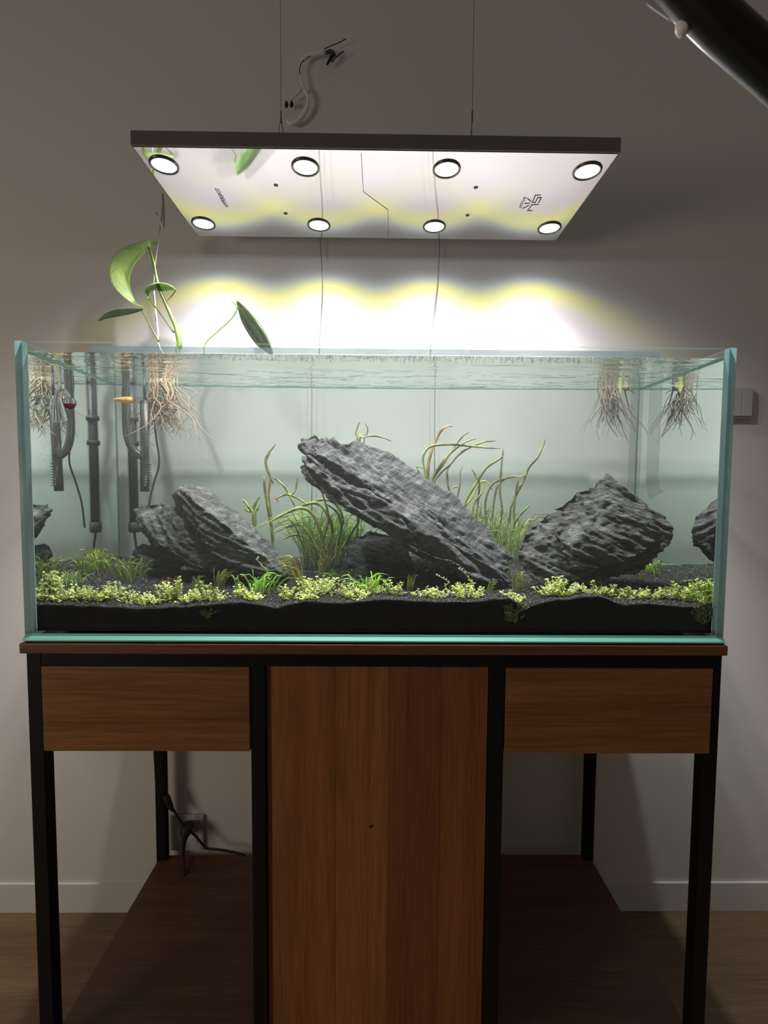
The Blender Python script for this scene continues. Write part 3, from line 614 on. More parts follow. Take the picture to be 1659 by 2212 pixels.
MB().tube(resample([P_(402,1788,.495), P_(402,1790,.47), P_(402,1797,.455), P_(399,1808,.452), P_(397,1826,.452), P_(396,1842,.452)], 16), [.017]*3 + [.0165, .0165, .016, .015, .013, .011, .009, .007, .0055, .005, .0045, .004, .004], 12).build('plug_body', M['rubber'], pl, smooth=True)
MB().tube(resample([P_(396,1838,.452), P_(396,1850,.452), np.array([*P_(398,1850,.40)[:2], shelf_z + .004])], 8), .0035, 8).build('cord', M['rubber'], pl, smooth=True)
pts = [P_(334,1560), P_(334,1625), P_(336,1660), P_(338,1690), P_(348,1712), P_(360,1728), P_(378,1755), P_(400,1788), P_(420,1803), P_(434,1820), P_(448,1833), P_(470,1835), P_(500,1840), P_(530,1848)]
pts[-1][2] = max(pts[-1][2], shelf_z + .004)
pc = thing('black_cable', 'black cable running from the rear post down to the wooden shelf', 'cable', pts[5])
MB().tube(resample(pts, 60), .0033, 8).build('cord', M['rubber'], pc, smooth=True)
MB().tube(resample([P_(352,1714), P_(360,1724), P_(366,1738), P_(374,1752)], 8), [.004, .0085, .0095, .0095, .009, .0085, .006, .004], 10).build('coupler', M['rubber'], pc, smooth=True)

# ------------------------------------------------------------------ dark lamp arm close to the camera
arm = thing('lamp_arm', 'black curved lamp arm crossing the upper right corner close by', 'lamp', (1.7, -.5, 0))
AY = -.44
pts = [ap(1000, -560, AY), ap(1250, -290, AY), ap(1400, -115, AY), ap(1490, -15, AY), ap(1545, 42, AY), ap(1600, 92, AY), ap(1665, 150, AY), ap(1770, 246, AY), ap(1900, 366, AY), np.array([.50, -.445, 1.36]), np.array([.66, -.45, 1.21]), np.array([.95, -.47, 1.0]), np.array([1.3, -.5, .75]), np.array([1.6, -.5, .4]), np.array([1.7, -.5, .03])]
MB().tube(resample(pts, 110), .0155, 16).build('tube', M['blackarm'], arm, smooth=True)
MB().lathe([(.001, .028), (.11, .026), (.125, .014), (.125, .0005), (.001, .0005)], (1.7, -.5, 0), (0, 0, 1), 32).build('base', M['blackgloss'], arm, smooth=True)
hd = pts[0]; MB().lathe([(.02, .05), (.035, .03), (.07, -.06), (.072, -.062), (.068, -.06), (.03, .02), (.001, .03)], hd + np.array([0, 0, -.0]), (.3, 0, 1), 28).build('shade', M['blackgloss'], arm, smooth=True)
rim = [ap(1400, -8, AY + .012), ap(1447, 25, AY + .012), ap(1500, 62, AY + .012), ap(1560, 118, AY + .012), ap(1640, 192, AY + .012), ap(1740, 290, AY + .012)]
MB().tube(resample(rim, 30), .0040, 8).build('clear_cable', M['thin'], arm, smooth=True)
MB().tube(resample([ap(1492, 26, AY + .006), ap(1480, 48, AY + .006), ap(1470, 78, AY + .006)], 6), [.003, .0055, .0062, .0062, .005, .002], 10).build('glint_piece', M['pale'], arm, smooth=True)  # pale piece put in as the bright glint on the arm

# ------------------------------------------------------------------ equipment in the left back corner
def pipe_pts(L, Y, n): return resample([wp(x, y, Y) for x, y in L], n)
eq = thing('intake_pipe', 'grey steel intake pipe with a curved side tube hanging in the back corner', 'pipe', wp(313, 1060, .307))
top = wp(313, 800, .307); c0, c1 = wp(313, 866, .307), wp(313, 1062, .307)
MB().tube([(c0[0], .307, T0 + WL + .008), c0], .0028, 8).build('rod', M['heater'], eq, smooth=True)
col_ = MB().tube([c0, lerp(c0, c1, .5), c1], .0098, 18).build('column', M['steel'], eq, smooth=True)
for k in range(9):
    p = lerp(wp(313, 1004, .307), wp(313, 1050, .307), k/8); MB().tube([(c0[0], .307, p[2] - .0009), (c0[0], .307, p[2] + .0009)], .0101, 18).build('slot', M['heater'], col_)
jt = [wp(272, 775, .299), wp(272, 850, .299), wp(273, 920, .299), wp(279, 955, .30), wp(291, 976, .303), wp(306, 986, .307)]
jt[0][2] = T0 + WL + .008
MB().tube(resample(jt, 30), .0082, 14).build('curved_tube', M['steel'], eq, smooth=True)
MB().tube([(c0[0], .307, T0 + WL + .004), (c0[0], .307, c0[2] - .004)], .0165, 20, cap=False).build('skimmer_cup', M['thin'], eq, smooth=True)
a, b = wp(243, 863, .275), wp(286, 864, .275); d = (b - a)
bl = thing('amber_float', 'pale amber bullet-shaped tip on a clear tube beside the steel intake pipe', 'float', b)
MB().tube([a + d*t for t in (0, .08, .2, .4, .65, 1)], [.0006, .0022, .0038, .0054, .0063, .0064], 14).build('tip', M['beige'], bl, smooth=True)
MB().tube([b, b + d*.75], .0066, 14).build('clear_body', M['thin'], bl, smooth=True)
ht = thing('tank_heater', 'dark glass tube heater with a black end cap standing in the back corner', 'heater', wp(290, 1150, .372))
h0, h1 = wp(290, 760, .372), wp(290, 1128, .372); h0[0] = h1[0]; h0[2] = T0 + WL + .012
MB().tube([h0, h1], .0096, 16).build('element', M['heater'], ht, smooth=True)
MB().tube([h0, h1], .0118, 18).build('glass_tube', M['thin'], ht, smooth=True)
h2 = np.array([h1[0], h1[1], wp(290, 1150, .372)[2]]); MB().tube([h1, h2 + (h1 - h2)*.2, h2], [.0125, .0125, .0105], 18).build('end_cap', M['rubber'], ht, smooth=True)
for yy in (822, 905, 958):
    q = wp(290, yy, .372)[2]; MB().tube([(h1[0], .372, q - .005), (h1[0], .372, q + .005)], .0135, 16).build('clamp', M['rubber'], ht, smooth=True)
MB().tube(resample([h2, h2 + np.array([.004, -.002, -.03]), h2 + np.array([.010, -.006, -.07])], 10), .0028, 8).build('cord', M['rubber'], ht, smooth=True)
MB().tube(resample([wp(x, y, .378) for x, y in ((322,800),(330,880),(338,950),(344,1000),(332,1045),(322,1090),(318,1140))], 30), .0022, 8).build('cord', M['heater'], ht, smooth=True)
# drop checker
dc = thing('drop_checker', 'small clear glass drop checker with red liquid stuck to the left pane', 'drop checker', wp(130, 880, .05))
DY = .05; q = lambda x, y: wp(x, y, DY)
u = .00081
bell = resample([q(131, 911), q(128, 890), q(125, 870), q(126, 855), q(134, 847), q(143, 850), q(148, 860)], 22)
MB().tube(bell, [u*r for r in (19,18.4,17.6,16.6,15.4,14.2,13,12,11,10,9.2,8.6,8,7.6,7.2,7,6.8,6.8,6.8,7,7.2,7.6)], 18).build('bell_tube', M['solid'], dc, smooth=True)
bc = q(151, 871); prof = [(math.sin(t)*13*u, -math.cos(t)*13*u) for t in np.linspace(.02, 3.1, 14)]
bu = MB().lathe(prof, bc, (0, 0, 1), 20).build('bulb', M['solid'], dc, smooth=True)
prof = [(math.sin(t)*12.2*u, -math.cos(t)*12.2*u) for t in np.linspace(.02, 1.45, 10)] + [(.0001, -math.cos(1.45)*12.2*u)]
MB().lathe(prof, bc, (0, 0, 1), 20).build('red_liquid', M['red'], bu, smooth=True)
cx = -.6 + G + .001; cc = q(77, 880)
MB().lathe([(.017, .0005), (.0155, .003), (.009, .0045), (.0045, .006), (.0045, .012)], (cx, DY, cc[2]), (1, 0, 0), 22).build('suction_cup', M['solid'], dc, smooth=True)
MB().tube([(cx + .009, DY, cc[2]), q(112, 880)], .003, 10).build('holder', M['solid'], dc, smooth=True)
# clear outflow pipe in the other back corner
op = wp(1368, 1070, .35); oz = T0 + WL + .006
o = MB().tube([(op[0], .35, oz), (op[0], .35, op[2] + .04), (op[0] - .003, .348, op[2] + .012), (op[0] - .01, .345, op[2])], [.0125, .0125, .0135, .016], 20, cap=False).build('glass_pipe', M['thin'], smooth=True)
tag(o, 'clear glass outflow pipe standing in the water behind the right-hand rock', 'pipe')

# ------------------------------------------------------------------ plants rooted at the surface
R_ = random.Random(7)
def roots(parent, origin, n, spread, length, Y, mat, seed, r0=.0012, wig=.012, zmin=None, name='root', cx=0.0, sp=.28):
    rr = random.Random(seed)
    for i in range(n):
        p = np.array(origin) + np.array([rr.gauss(0, spread*.35), rr.gauss(0, .010), 0]); L = length*rr.uniform(.45, 1.0); k = 7
        pts = [p]; vx = rr.gauss(cx, sp); vy = rr.gauss(0, .12)
        for j in range(1, k):
            vx += rr.gauss(0, .22); vy += rr.gauss(0, .12)
            s = np.array([vx*L/k + rr.gauss(0, wig*.25), vy*L/k, -L/k]); n_ = pts[-1] + s
            n_[1] = min(max(n_[1], .22), .384); n_[0] = min(max(n_[0], -.584), .584); pts.append(n_)
        m = 16; rad = r0*rr.uniform(.6, 1.3)
        o = MB().tube(resample(pts, m), [rad*(1 - .75*t/m) for t in range(m)], 5).build(name, mat, parent, smooth=True)
        if rr.random() < .6:
            a_ = pts[rr.randint(2, 4)]; e = a_ + np.array([rr.uniform(-.02, .02), rr.uniform(-.01, .01), -rr.uniform(.006, .03)])
            e[1] = min(max(e[1], .22), .384)
            MB().tube(resample([a_, (a_ + e)/2 + np.array([rr.gauss(0, .004), 0, 0]), e], 8), [rad*.6*(1 - .7*t/8) for t in range(8)], 4).build('rootlet', mat, o)
PYp = .37
po = thing('pothos_plant', 'climbing pothos with broad pale leaves and tan roots in the tank corner', 'plant', wp(355, 790, .34))
st = [wp(352, 860, .345), wp(362, 800, .35), ap(384, 760, PYp), ap(388, 748, PYp), ap(382, 713, PYp), ap(362, 665, PYp), ap(346, 628, PYp), ap(338, 600, PYp), ap(331, 565, PYp), ap(322, 535, PYp)]
st[0][2] = T0 + .42; st[1][2] = T0 + .47
MB().tube(resample(st, 50), [.0055]*12 + [.0062]*10 + [.0048 - .0022*i/28 for i in range(28)], 10).build('stem', M['stem'], po, smooth=True)
for L in ([(376,718),(352,684),(332,658),(323,645)], [(343,738),(326,706),(306,671)]):
    MB().tube(resample([ap(x, y, PYp) for x, y in L], 16), [.0026 - .0012*i/16 for i in range(16)], 8).build('petiole', M['stem'], po, smooth=True)
def leaf(A, B, parent, mat, bulge=.12, crease=.03, n=24, rib=True):
    A = resample([ap(*q) for q in A], n); B = resample([ap(*q) for q in B], n)
    o = MB().loft(A, B, 11, bulge, crease=crease).build('leaf', mat, parent, smooth=True)
    sd = o.modifiers.new('thickness', 'SOLIDIFY'); sd.thickness = .0006
    if rib:
        mid = [lerp(a, b, .5) + np.array([0, -.0012, 0]) for a, b in zip(A, B)]
        MB().tube(mid, [.0009*(1 - .8*i/n) for i in range(n)], 5).build('midrib', M['stem'], o)
        for k in range(3, n - 5, 3):
            for E_ in (A, B):
                e = lerp(mid[k], E_[min(n - 1, k + 4)], .85) + np.array([0, -.0016, 0]); c_m = (mid[k] + e)/2 + np.array([0, -bulge*.02, 0])
                MB().tube(resample([mid[k], c_m, e], 6), [.0005, .0005, .0004, .0004, .0003, .0002], 4).build('vein', M['stem'], o)
    return o
leaf([(324,518,.36),(300,524,.35),(268,534,.34),(246,552,.335),(235,580,.335),(241,612,.335),(262,638,.34),(288,656,.35),(308,663,.36)],
     [(322,534,.37),(312,546,.375),(298,562,.38),(286,582,.38),(280,604,.38),(283,626,.375),(290,645,.37),(296,656,.365),(308,663,.36)], po, M['pothos'], .11, .02)
leaf([(321,534,.365),(326,522,.38),(336,516,.40),(346,513,.42)], [(324,536,.37),(334,530,.40),(342,522,.42),(346,513,.43)], po, M['pothos'], .1, 0, 10, False)
leaf([(319,648,.365),(312,634,.36),(316,622,.355),(332,614,.35),(352,612,.35),(370,618,.36),(381,628,.37)], [(324,648,.37),(321,640,.375),(324,632,.38),(336,627,.385),(352,629,.385),(368,627,.38),(381,628,.37)], po, M['pothos'], .2, .02)
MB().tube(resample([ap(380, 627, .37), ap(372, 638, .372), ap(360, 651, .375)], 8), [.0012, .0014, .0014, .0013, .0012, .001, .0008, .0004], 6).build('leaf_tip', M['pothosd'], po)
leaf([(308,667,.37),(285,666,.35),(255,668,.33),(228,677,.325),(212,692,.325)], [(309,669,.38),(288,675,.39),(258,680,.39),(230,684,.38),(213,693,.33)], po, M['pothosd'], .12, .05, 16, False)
roots(po, (wp(352, 800, .335)[0], .33, T0 + WL), 34, .05, .165, .335, M['root'], 3, .0018, .045)
roots(po, wp(335, 870, .335), 22, .04, .10, .335, M['root'], 9, .0015, .045, cx=.45)
pc2 = thing('pothos_cutting', 'slender stalk with one drooping dark green leaf rising behind the glass brace', 'plant', ap(440, 752, .40))
MB().tube(resample([wp(430, 800, .375), ap(440, 752, .385), ap(470, 716, .40), ap(498, 690, .41), ap(512, 668, .41), ap(509, 648, .41)], 24), [.0022 - .0008*i/24 for i in range(24)], 8).build('stalk', M['stem'], pc2, smooth=True)
MB().tube([ap(498, 647, .41), ap(506, 655, .41), ap(514, 664, .41)], [.0006, .0014, .0012], 6).build('bud', M['stem'], pc2)
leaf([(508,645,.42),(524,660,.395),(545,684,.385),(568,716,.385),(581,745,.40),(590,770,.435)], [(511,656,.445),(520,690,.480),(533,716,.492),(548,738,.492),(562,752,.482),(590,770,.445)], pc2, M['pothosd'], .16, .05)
rp = thing('root_bundle', 'thick bundle of brown roots hanging from the surface above the right-hand rock', 'roots', wp(1310, 790, .36))
roots(rp, (wp(1312, 800, .36)[0], .352, T0 + WL + .003), 34, .034, .145, .36, M['rootd'], 12, .0015, .010, cx=.10, sp=.10)
roots(rp, wp(1318, 860, .35), 24, .03, .085, .35, M['rootd'], 14, .0010, .010, cx=.14, sp=.16)
fl_ = thing('floating_leaf', 'pale green leaf scrap with a small dark snail under the surface', 'leaf', wp(1342, 835, .33))
MB().loft(resample([wp(*q) for q in ((1339,806,.33),(1334,822,.33),(1337,840,.33),(1340,850,.33))], 10), resample([wp(*q) for q in ((1341,806,.33),(1342,822,.335),(1343,840,.335),(1340,850,.33))], 10), 5, .1).build('blade', M['carpet'], fl_, smooth=True)
MB().lathe([(.0001, .007), (.004, .006), (.0066, .002), (.0066, -.002), (.004, -.006), (.0001, -.007)], wp(1352, 838, .33), (0, 1, .3), 14).build('snail_shell', M['rootd'], fl_, smooth=True)
MB().tube(resample([wp(1356, 840, .33), wp(1364, 844, .33), wp(1371, 851, .33)], 6), [.002, .002, .0018, .0015, .001, .0005], 6).build('snail_foot', M['rootd'], fl_, smooth=True)

# ------------------------------------------------------------------ plants in the soil
def side_of(pts, i, tw=0.0):
    L = len(pts); t = pts[min(i+1, L-1)] - pts[max(i-1, 0)]
    s = np.cross(t, np.array([0, 1.0, 0])); q = np.linalg.norm(s); s = s/q if q > 1e-9 else np.array([1.0, 0, 0])
    nn = np.array([0, 1.0, 0]); return s*math.cos(tw) + nn*math.sin(tw)
def blade(mb, pts, hw, tw=0.0, n=9, m=0, tip=.15):
    P = resample(pts, n); w = [hw*min(1, .45 + 2.2*i/n)*(1 if i < n*.6 else 1 - (1 - tip)*((i - n*.6)/(n*.4))**1.5) for i in range(n)]
    w[-1] = hw*tip*.6
    mb.ribbon(P, w, [side_of(P, i, tw + .5*math.sin(i*.9 + tw)) for i in range(n)], m, .25)
def clampY(p): p[1] = min(max(p[1], .0145), .384); p[0] = min(max(p[0], -.584), .584); return p
def tuft(name, label, x, Y, R, H, n, hw, mats, seed, lean=(0, 0), spread=.5, cat='plant', group=None, zoff=0.0, arch=.5, single=True):
    rr = random.Random(seed); bx = float(wp(x, 1240, Y)[0]); bz = sz(bx, Y) + zoff
    root = thing(name, label, cat, (bx, Y, bz), group); mb = MB(); nm = len(mats)
    for i in range(n):
        a = rr.uniform(0, 6.283); r = R*math.sqrt(rr.random()); px_, py_ = bx + r*math.cos(a), Y + r*math.sin(a)*.7
        py_ = min(max(py_, .016), .382); px_ = min(max(px_, -.583), .583)
        z0 = sz(px_, py_) - .003 + zoff; h = H*rr.uniform(.5, 1.05)
        dx = rr.gauss(0, spread)*h + lean[0]*h; dy = rr.gauss(0, spread*.5)*h + lean[1]*h
        ar = arch*rr.uniform(.4, 1.3)
        p0 = np.array([px_, py_, z0]); p1 = p0 + np.array([dx*.25, dy*.25, h*.5]); p2 = p0 + np.array([dx*.7, dy*.7, h*.92]); p3 = p0 + np.array([dx*(1.0 + ar*.4), dy*(1 + ar*.3), h*(1.0 - ar*.25*min(1.5, abs(dx)/max(h, 1e-6)*2))])
        m_ = MB() if not single else mb
        blade(m_, [clampY(p) for p in (p0, p1, p2, p3)], hw*rr.uniform(.6, 1.2), rr.uniform(-1.2, 1.2), 7, rr.randrange(nm))
        if not single: m_.build('blade', mats, root, smooth=True)
    if single:
        f = mb.build('blades', mats, root, smooth=True)
    return root
ORD = 'first second third fourth fifth sixth seventh eighth ninth tenth eleventh twelfth thirteenth fourteenth fifteenth sixteenth seventeenth eighteenth nineteenth twentieth'.split()
def carpet(label, x, Y, R, H, n, seed, mats, group, flat=None):
    rr = random.Random(seed)
    if flat is None: bx = float(wp(x, 1290, Y)[0]); bz = sz(bx, Y)
    else:
        p = ap(x, flat, GY); bx, bz = float(p[0]), float(p[2])
    root = thing('carpet_plant', label, 'plant', (bx, Y, bz), group); lf = MB(); sm = MB()
    for i in range(n):
        a = rr.uniform(0, 6.283); r = R*math.sqrt(rr.random())
        px_ = min(max(bx + r*math.cos(a), -.583), .583); py_ = min(max(Y + r*math.sin(a)*.75, .0155), .38)
        h = H*(1 - .55*r/R)*rr.uniform(.45, 1.1); z0 = sz(px_, py_) - .002
        if flat is not None: py_ = GY + .00045; z0 = bz + r*math.sin(a)*1.5; h = .006
        p = np.array([px_, py_, z0]); q = p + np.array([math.cos(a)*r*.55 + rr.gauss(0, .004), (math.sin(a)*r*.3 + rr.gauss(0, .003)) if flat is None else 0, h]); q = clampY(q) if flat is None else q
        mid = (p + q)/2 + np.array([rr.gauss(0, .0025), 0, .001])
        pl_ = resample([p, mid, q], 6)
        sm.tube(pl_, .0006, 3, cap=False)
        k = max(2, int(h/.0058))
        for j in range(k + 2):
            c = pl_[min(5, 1 + int(5*j/(k + 1)))]
            for s in (0, 1):
                th = rr.uniform(0, 6.283); L = rr.uniform(.0032, .0060); w = L*rr.uniform(.32, .5); el = rr.uniform(-.1, .8)
                d = np.array([math.cos(th)*math.cos(el), math.sin(th)*math.cos(el) if flat is None else 0, math.sin(el)])
                sv_ = np.cross(d, np.array([0.1, .2, 1.0] if flat is None else [0, 1.0, 0])); sv_ = sv_/np.linalg.norm(sv_)
                if flat is None: sv_ = sv_ + np.array([0, 0, rr.uniform(-.5, .5)])
                o_ = len(lf.v); mi = rr.randrange(len(mats))
                lf.v += [tuple(c), tuple(c + d*L*.5 + sv_*w), tuple(c + d*L), tuple(c + d*L*.5 - sv_*w)]; lf.face([o_, o_+1, o_+2, o_+3], mi)
    lf.build('leaves', mats, root); sm.build('stems', M['carpetd'], root)
    return root
G1 = 'pale carpet plants along the front of the soil'
front = [(84,.055,.030,.040,80),(112,.035,.022,.020,50),(138,.026,.018,.018,60),(166,.040,.020,.026,44),(196,.026,.022,.022,80),(228,.036,.016,.020,40),(252,.060,.020,.030,36),(288,.034,.022,.018,50),(326,.024,.018,.014,40),(352,.036,.022,.034,56),(378,.042,.014,.044,26),(402,.026,.016,.015,36),(446,.030,.024,.030,50),(470,.024,.010,.014,16),(520,.032,.016,.022,32),(548,.026,.018,.016,44),(618,.040,.016,.026,40),(664,.022,.020,.015,46),(682,.060,.034,.034,120),(740,.044,.022,.028,46),(772,.024,.022,.014,44),(798,.046,.020,.026,36),(848,.040,.016,.026,44),(905,.034,.012,.014,26),(940,.036,.022,.022,50),(1006,.036,.030,.024,96),(1112,.022,.018,.016,44),(1206,.042,.030,.030,120),(1224,.095,.012,.045,36),(1286,.052,.022,.022,60),(1320,.054,.024,.020,80),(1362,.056,.026,.018,90),(1404,.046,.022,.020,60),(1444,.054,.020,.026,56),(1488,.044,.024,.022,70),(1524,.030,.028,.038,120)]
for i, (x, Y, R, H, n) in enumerate(front):
    lab = ('%s carpet clump counting from the left pane along the front soil' % ORD[i]) if i < 18 else ('%s carpet clump counting from the right pane along the front soil' % ORD[len(front) - 1 - i])
    carpet(lab, x, Y + .016, R*.85, H*1.3, int(n*.60), 100 + i, [M['carpet'], M['carpet'], M['carpetd']], G1)
carpet('green sprigs pressed against the front glass below the clump beside the leaning rock', 1112, .013, .012, .01, 34, 301, [M['carpet'], M['grass']], 'sprigs pressed against the glass', 1328)
carpet('green sprigs pressed against the front glass by the right pane', 1524, .013, .013, .01, 40, 302, [M['carpet'], M['grass']], 'sprigs pressed against the glass', 1330)
carpet('few dark sprigs pressed against the front glass under the left slab rock', 444, .013, .007, .01, 7, 303, [M['grass']], 'sprigs pressed against the glass', 1332)
for i, (L, lab) in enumerate((([(980,1285),(962,1268),(968,1258),(955,1248),(942,1242)], 'bare white-tipped runner leaning away from the leaning rock foot'), ([(1030,1282),(1022,1262),(1012,1248),(1002,1236),(990,1228)], 'tall white-tipped sprig standing before the leaning rock'), ([(580,1245),(578,1232),(566,1222),(558,1212),(556,1204)], 'curled pale sprig standing before the left slab rock'))):
    P = [wp(x, y, .05 if i < 2 else .09) for x, y in L]; t = thing('plant_sprig', lab, 'plant', P[0]); rr = random.Random(400 + i)
    mb = MB(); mb.tube(resample(P, 14), .0007, 5); mb.build('stalk', M['carpetd'], t); lf = MB()
    for c in resample(P, 12)[3:]:
        for s in (0, 1, 2):
            th = rr.uniform(0, 6.28); L_ = rr.uniform(.003, .005); d = np.array([math.cos(th), .3*math.sin(th), .5]); sv_ = np.array([0, .5, .6])*.0016; o_ = len(lf.v)
            lf.v += [tuple(c), tuple(c + d*L_*.5 + sv_), tuple(c + d*L_), tuple(c + d*L_*.5 - sv_)]; lf.face([o_, o_+1, o_+2, o_+3])
    lf.build('leaves', M['carpetd'], t)
G2 = 'short grass tufts in the soil'
for i, (x, Y, R, H, n, hw, mats, lean, sp, lab) in enumerate((
    (165,.27,.030,.050,90,.0009,('grass','carpet'),(0,0),.45,'bushy green grass tuft at the back near the left pane'),
    (205,.26,.028,.040,70,.0009,('grass','carpet'),(.1,0),.5,'green grass tuft at the back below the heater'),
    (118,.22,.030,.040,60,.0009,('grass','moss'),(-.1,0),.4,'dim green grass tuft close to the left pane'),
    (245,.20,.028,.045,70,.0008,('grass','olive'),(.1,0),.45,'fine grass tuft between heater and left slab rock'),
    (288,.17,.020,.050,46,.0008,('olive','grass'),(-.05,0),.35,'thin upright grass tuft at the left end of the slab rock'),
    (150,.14,.030,.030,50,.0009,('carpetd','grass'),(0,0),.6,'low pale grass tuft in the left foreground'),
    (362,.105,.012,.030,20,.0006,('olive','rust'),(.3,0),.25,'sparse brownish blade tuft before the left slab, nearest its low end'),
    (424,.10,.010,.032,26,.0007,('grass','olive'),(.25,0),.25,'upright green blade tuft before the middle of the left slab'),
    (474,.115,.012,.042,34,.0008,('olive','grass','rust'),(.45,0),.2,'leaning brown-green blade tuft before the left slab'),
    (565,.085,.024,.045,40,.0016,('bright','bright','grass'),(.15,0),.6,'vivid green broad-bladed tuft at the foot of the left slab'),
    (517,.09,.006,.040,4,.0022,('grass','olive'),(-.2,0),.1,'few broad green blades beside the vivid tuft'),
    (602,.065,.008,.028,10,.0007,('olive',),(.4,0),.2,'small olive blade tuft right of the vivid tuft'),
    (652,.09,.010,.070,46,.0008,('rust','olive','grass'),(-.55,0),.18,'reddish blade tuft leaning onto the end of the left slab'),
    (738,.13,.022,.030,46,.0009,('grass','olive'),(0,0),.5,'rounded olive tuft before the shaded rock'),
    (795,.075,.024,.040,34,.0015,('bright','bright','grass'),(0,0),.7,'vivid green curling tuft before the leaning rock'),
    (886,.085,.006,.034,26,.0007,('olive','rust','grass'),(.12,0),.14,'narrow upright brown tuft before the leaning rock'),
    (1056,.075,.006,.024,16,.0007,('olive','grass'),(.4,0),.15,'small slanting tuft by the foot of the leaning rock'),
    (1118,.095,.009,.042,40,.0008,('grass','rust','olive'),(.05,0),.2,'orange-tinged upright tuft in the gap between two big rocks'),
    (1288,.10,.012,.030,26,.0008,('grass','olive'),(.1,0),.3,'green upright tuft before the pointed rock'),
    (1470,.30,.034,.028,40,.0010,('bright','grass','carpet'),(0,0),.8,'scattered green blades behind the right end of the pointed rock'),
    (1470,.26,.004,.040,4,.0011,('bright',),(-.15,0),.15,'single upright green blades behind the pointed rock'),
    (1520,.34,.016,.026,40,.0009,('carpet','olive'),(.4,0),.5,'yellowish grass tuft by the right pane at the back'),
    (1525,.045,.022,.045,30,.0009,('carpetd','bright'),(.1,0),.6,'pale curling blades by the right pane in front'),
    (700,.19,.016,.075,44,.0007,('rust','olive','carpet'),(-.05,0),.22,'tall wispy yellowish tuft between left slab and leaning rock'))):
    tuft('grass_tuft', lab, x, Y, R, H, n, hw, [M[k] for k in mats], 500 + i, lean, sp, group=G2, single=hw < .0014)
tuft('thread_plant', 'dense dark green bush of thread leaves left of the leaning rock', 690, .30, .038, .135, 190, .0010, [M['moss'], M['grass'], M['moss']], 601, (-.05, 0), .42, arch=1.0)
tuft('thread_plant', 'dark thread-leaf bush spreading under the leaning rock', 745, .31, .034, .11, 110, .0010, [M['moss'], M['grass']], 602, (.1, 0), .4, arch=1.1)
tuft('thread_plant', 'feathery green bush in the gap behind the two right rocks', 1090, .335, .040, .115, 170, .0008, [M['grass'], M['moss'], M['vall']], 603, (.05, 0), .3, arch=.6)
tuft('thread_plant', 'feathery green bush rising behind the leaning rock', 1030, .34, .030, .13, 80, .0008, [M['grass'], M['moss']], 604, (.05, 0), .3, arch=.6)
def ribbons(name, label, Y, L, seed, cat='plant', group='ribbon-leaved plants behind the rocks'):
    base = wp(*L[0][1][0], Y); root = thing(name, label, cat, base, group)
    for i, (hwpx, pts, mk) in enumerate(L):
        mb = MB(); yo = Y + ((i*37) % 7 - 3)*.004
        P = [wp(x, y, yo) for x, y in pts]
        if seed >= 3 and P[0][2] > sz(P[0][0], yo) + .012:      # carried down to the soil behind the rocks
            rx = float(lerp(P[0][0], base[0], .5)); P = [np.array([rx, yo, sz(rx, yo) - .004])] + P
        blade(mb, P, hwpx*.00031, ((i*53) % 11 - 5)*.06, 20, 0, .3)
        ob = mb.build('blade', M[mk], root, smooth=True); sd = ob.modifiers.new('thickness', 'SOLIDIFY'); sd.thickness = .0004
ribbons('ribbon_plant', 'tall olive ribbon leaves standing between left slab and leaning rock', .31, [
    (12, [(590,1200),(588,1150),(580,1100),(573,1060),(570,1030)], 'olive'),
    (8, [(592,1190),(586,1120),(581,1070),(584,1035),(582,1015)], 'rust'),
    (11, [(590,1045),(580,1020),(574,998),(580,980),(596,958)], 'olive'),
    (8, [(640,1100),(628,1075),(615,1052),(600,1038),(590,1030)], 'vall'),
    (6, [(625,1075),(638,1058),(643,1030)], 'vall'), (9, [(600,1075),(620,1068),(640,1075),(665,1090)], 'vall')], 1)
ribbons('ribbon_plant', 'arching yellow-green ribbon leaves in front of the thread bush', .27, [
    (11, [(705,1200),(690,1140),(670,1105),(640,1098),(600,1118),(588,1125)], 'vall'), (11, [(720,1190),(715,1130),(690,1090),(660,1090),(620,1110)], 'vall'),
    (10, [(730,1180),(740,1120),(720,1085),(690,1080),(655,1095)], 'vall'), (9, [(690,1210),(670,1170),(640,1155),(610,1165)], 'vall'),
    (9, [(700,1210),(680,1175),(650,1135),(615,1140)], 'grass'), (9, [(735,1190),(760,1150),(775,1120),(760,1095)], 'vall'), (8, [(670,1210),(655,1180),(640,1140),(625,1120)], 'grass'),
    (9, [(720,1200),(735,1150),(730,1110),(705,1088)], 'grass'), (7, [(690,1215),(700,1160),(710,1120),(695,1060),(690,1052)], 'olive')], 2)
ribbons('ribbon_plant', 'striped fan leaf peeping over the left slab', .30, [(10, [(548,1120),(540,1100),(530,1085),(524,1080)], 'vall'), (11, [(548,1120),(548,1100),(553,1085),(562,1072)], 'vall'), (8, [(548,1118),(536,1104),(524,1098)], 'grass'), (8, [(552,1118),(556,1100),(562,1088)], 'grass')], 3)
ribbons('ribbon_plant', 'ribbon leaves poking over the crest of the leaning rock', .31, [(8, [(772,960),(769,938),(772,922),(777,911)], 'olive'), (8, [(776,962),(782,946),(808,941),(830,946),(846,953)], 'olive'), (4, [(786,965),(792,942),(794,925),(788,914)], 'olive')], 4)
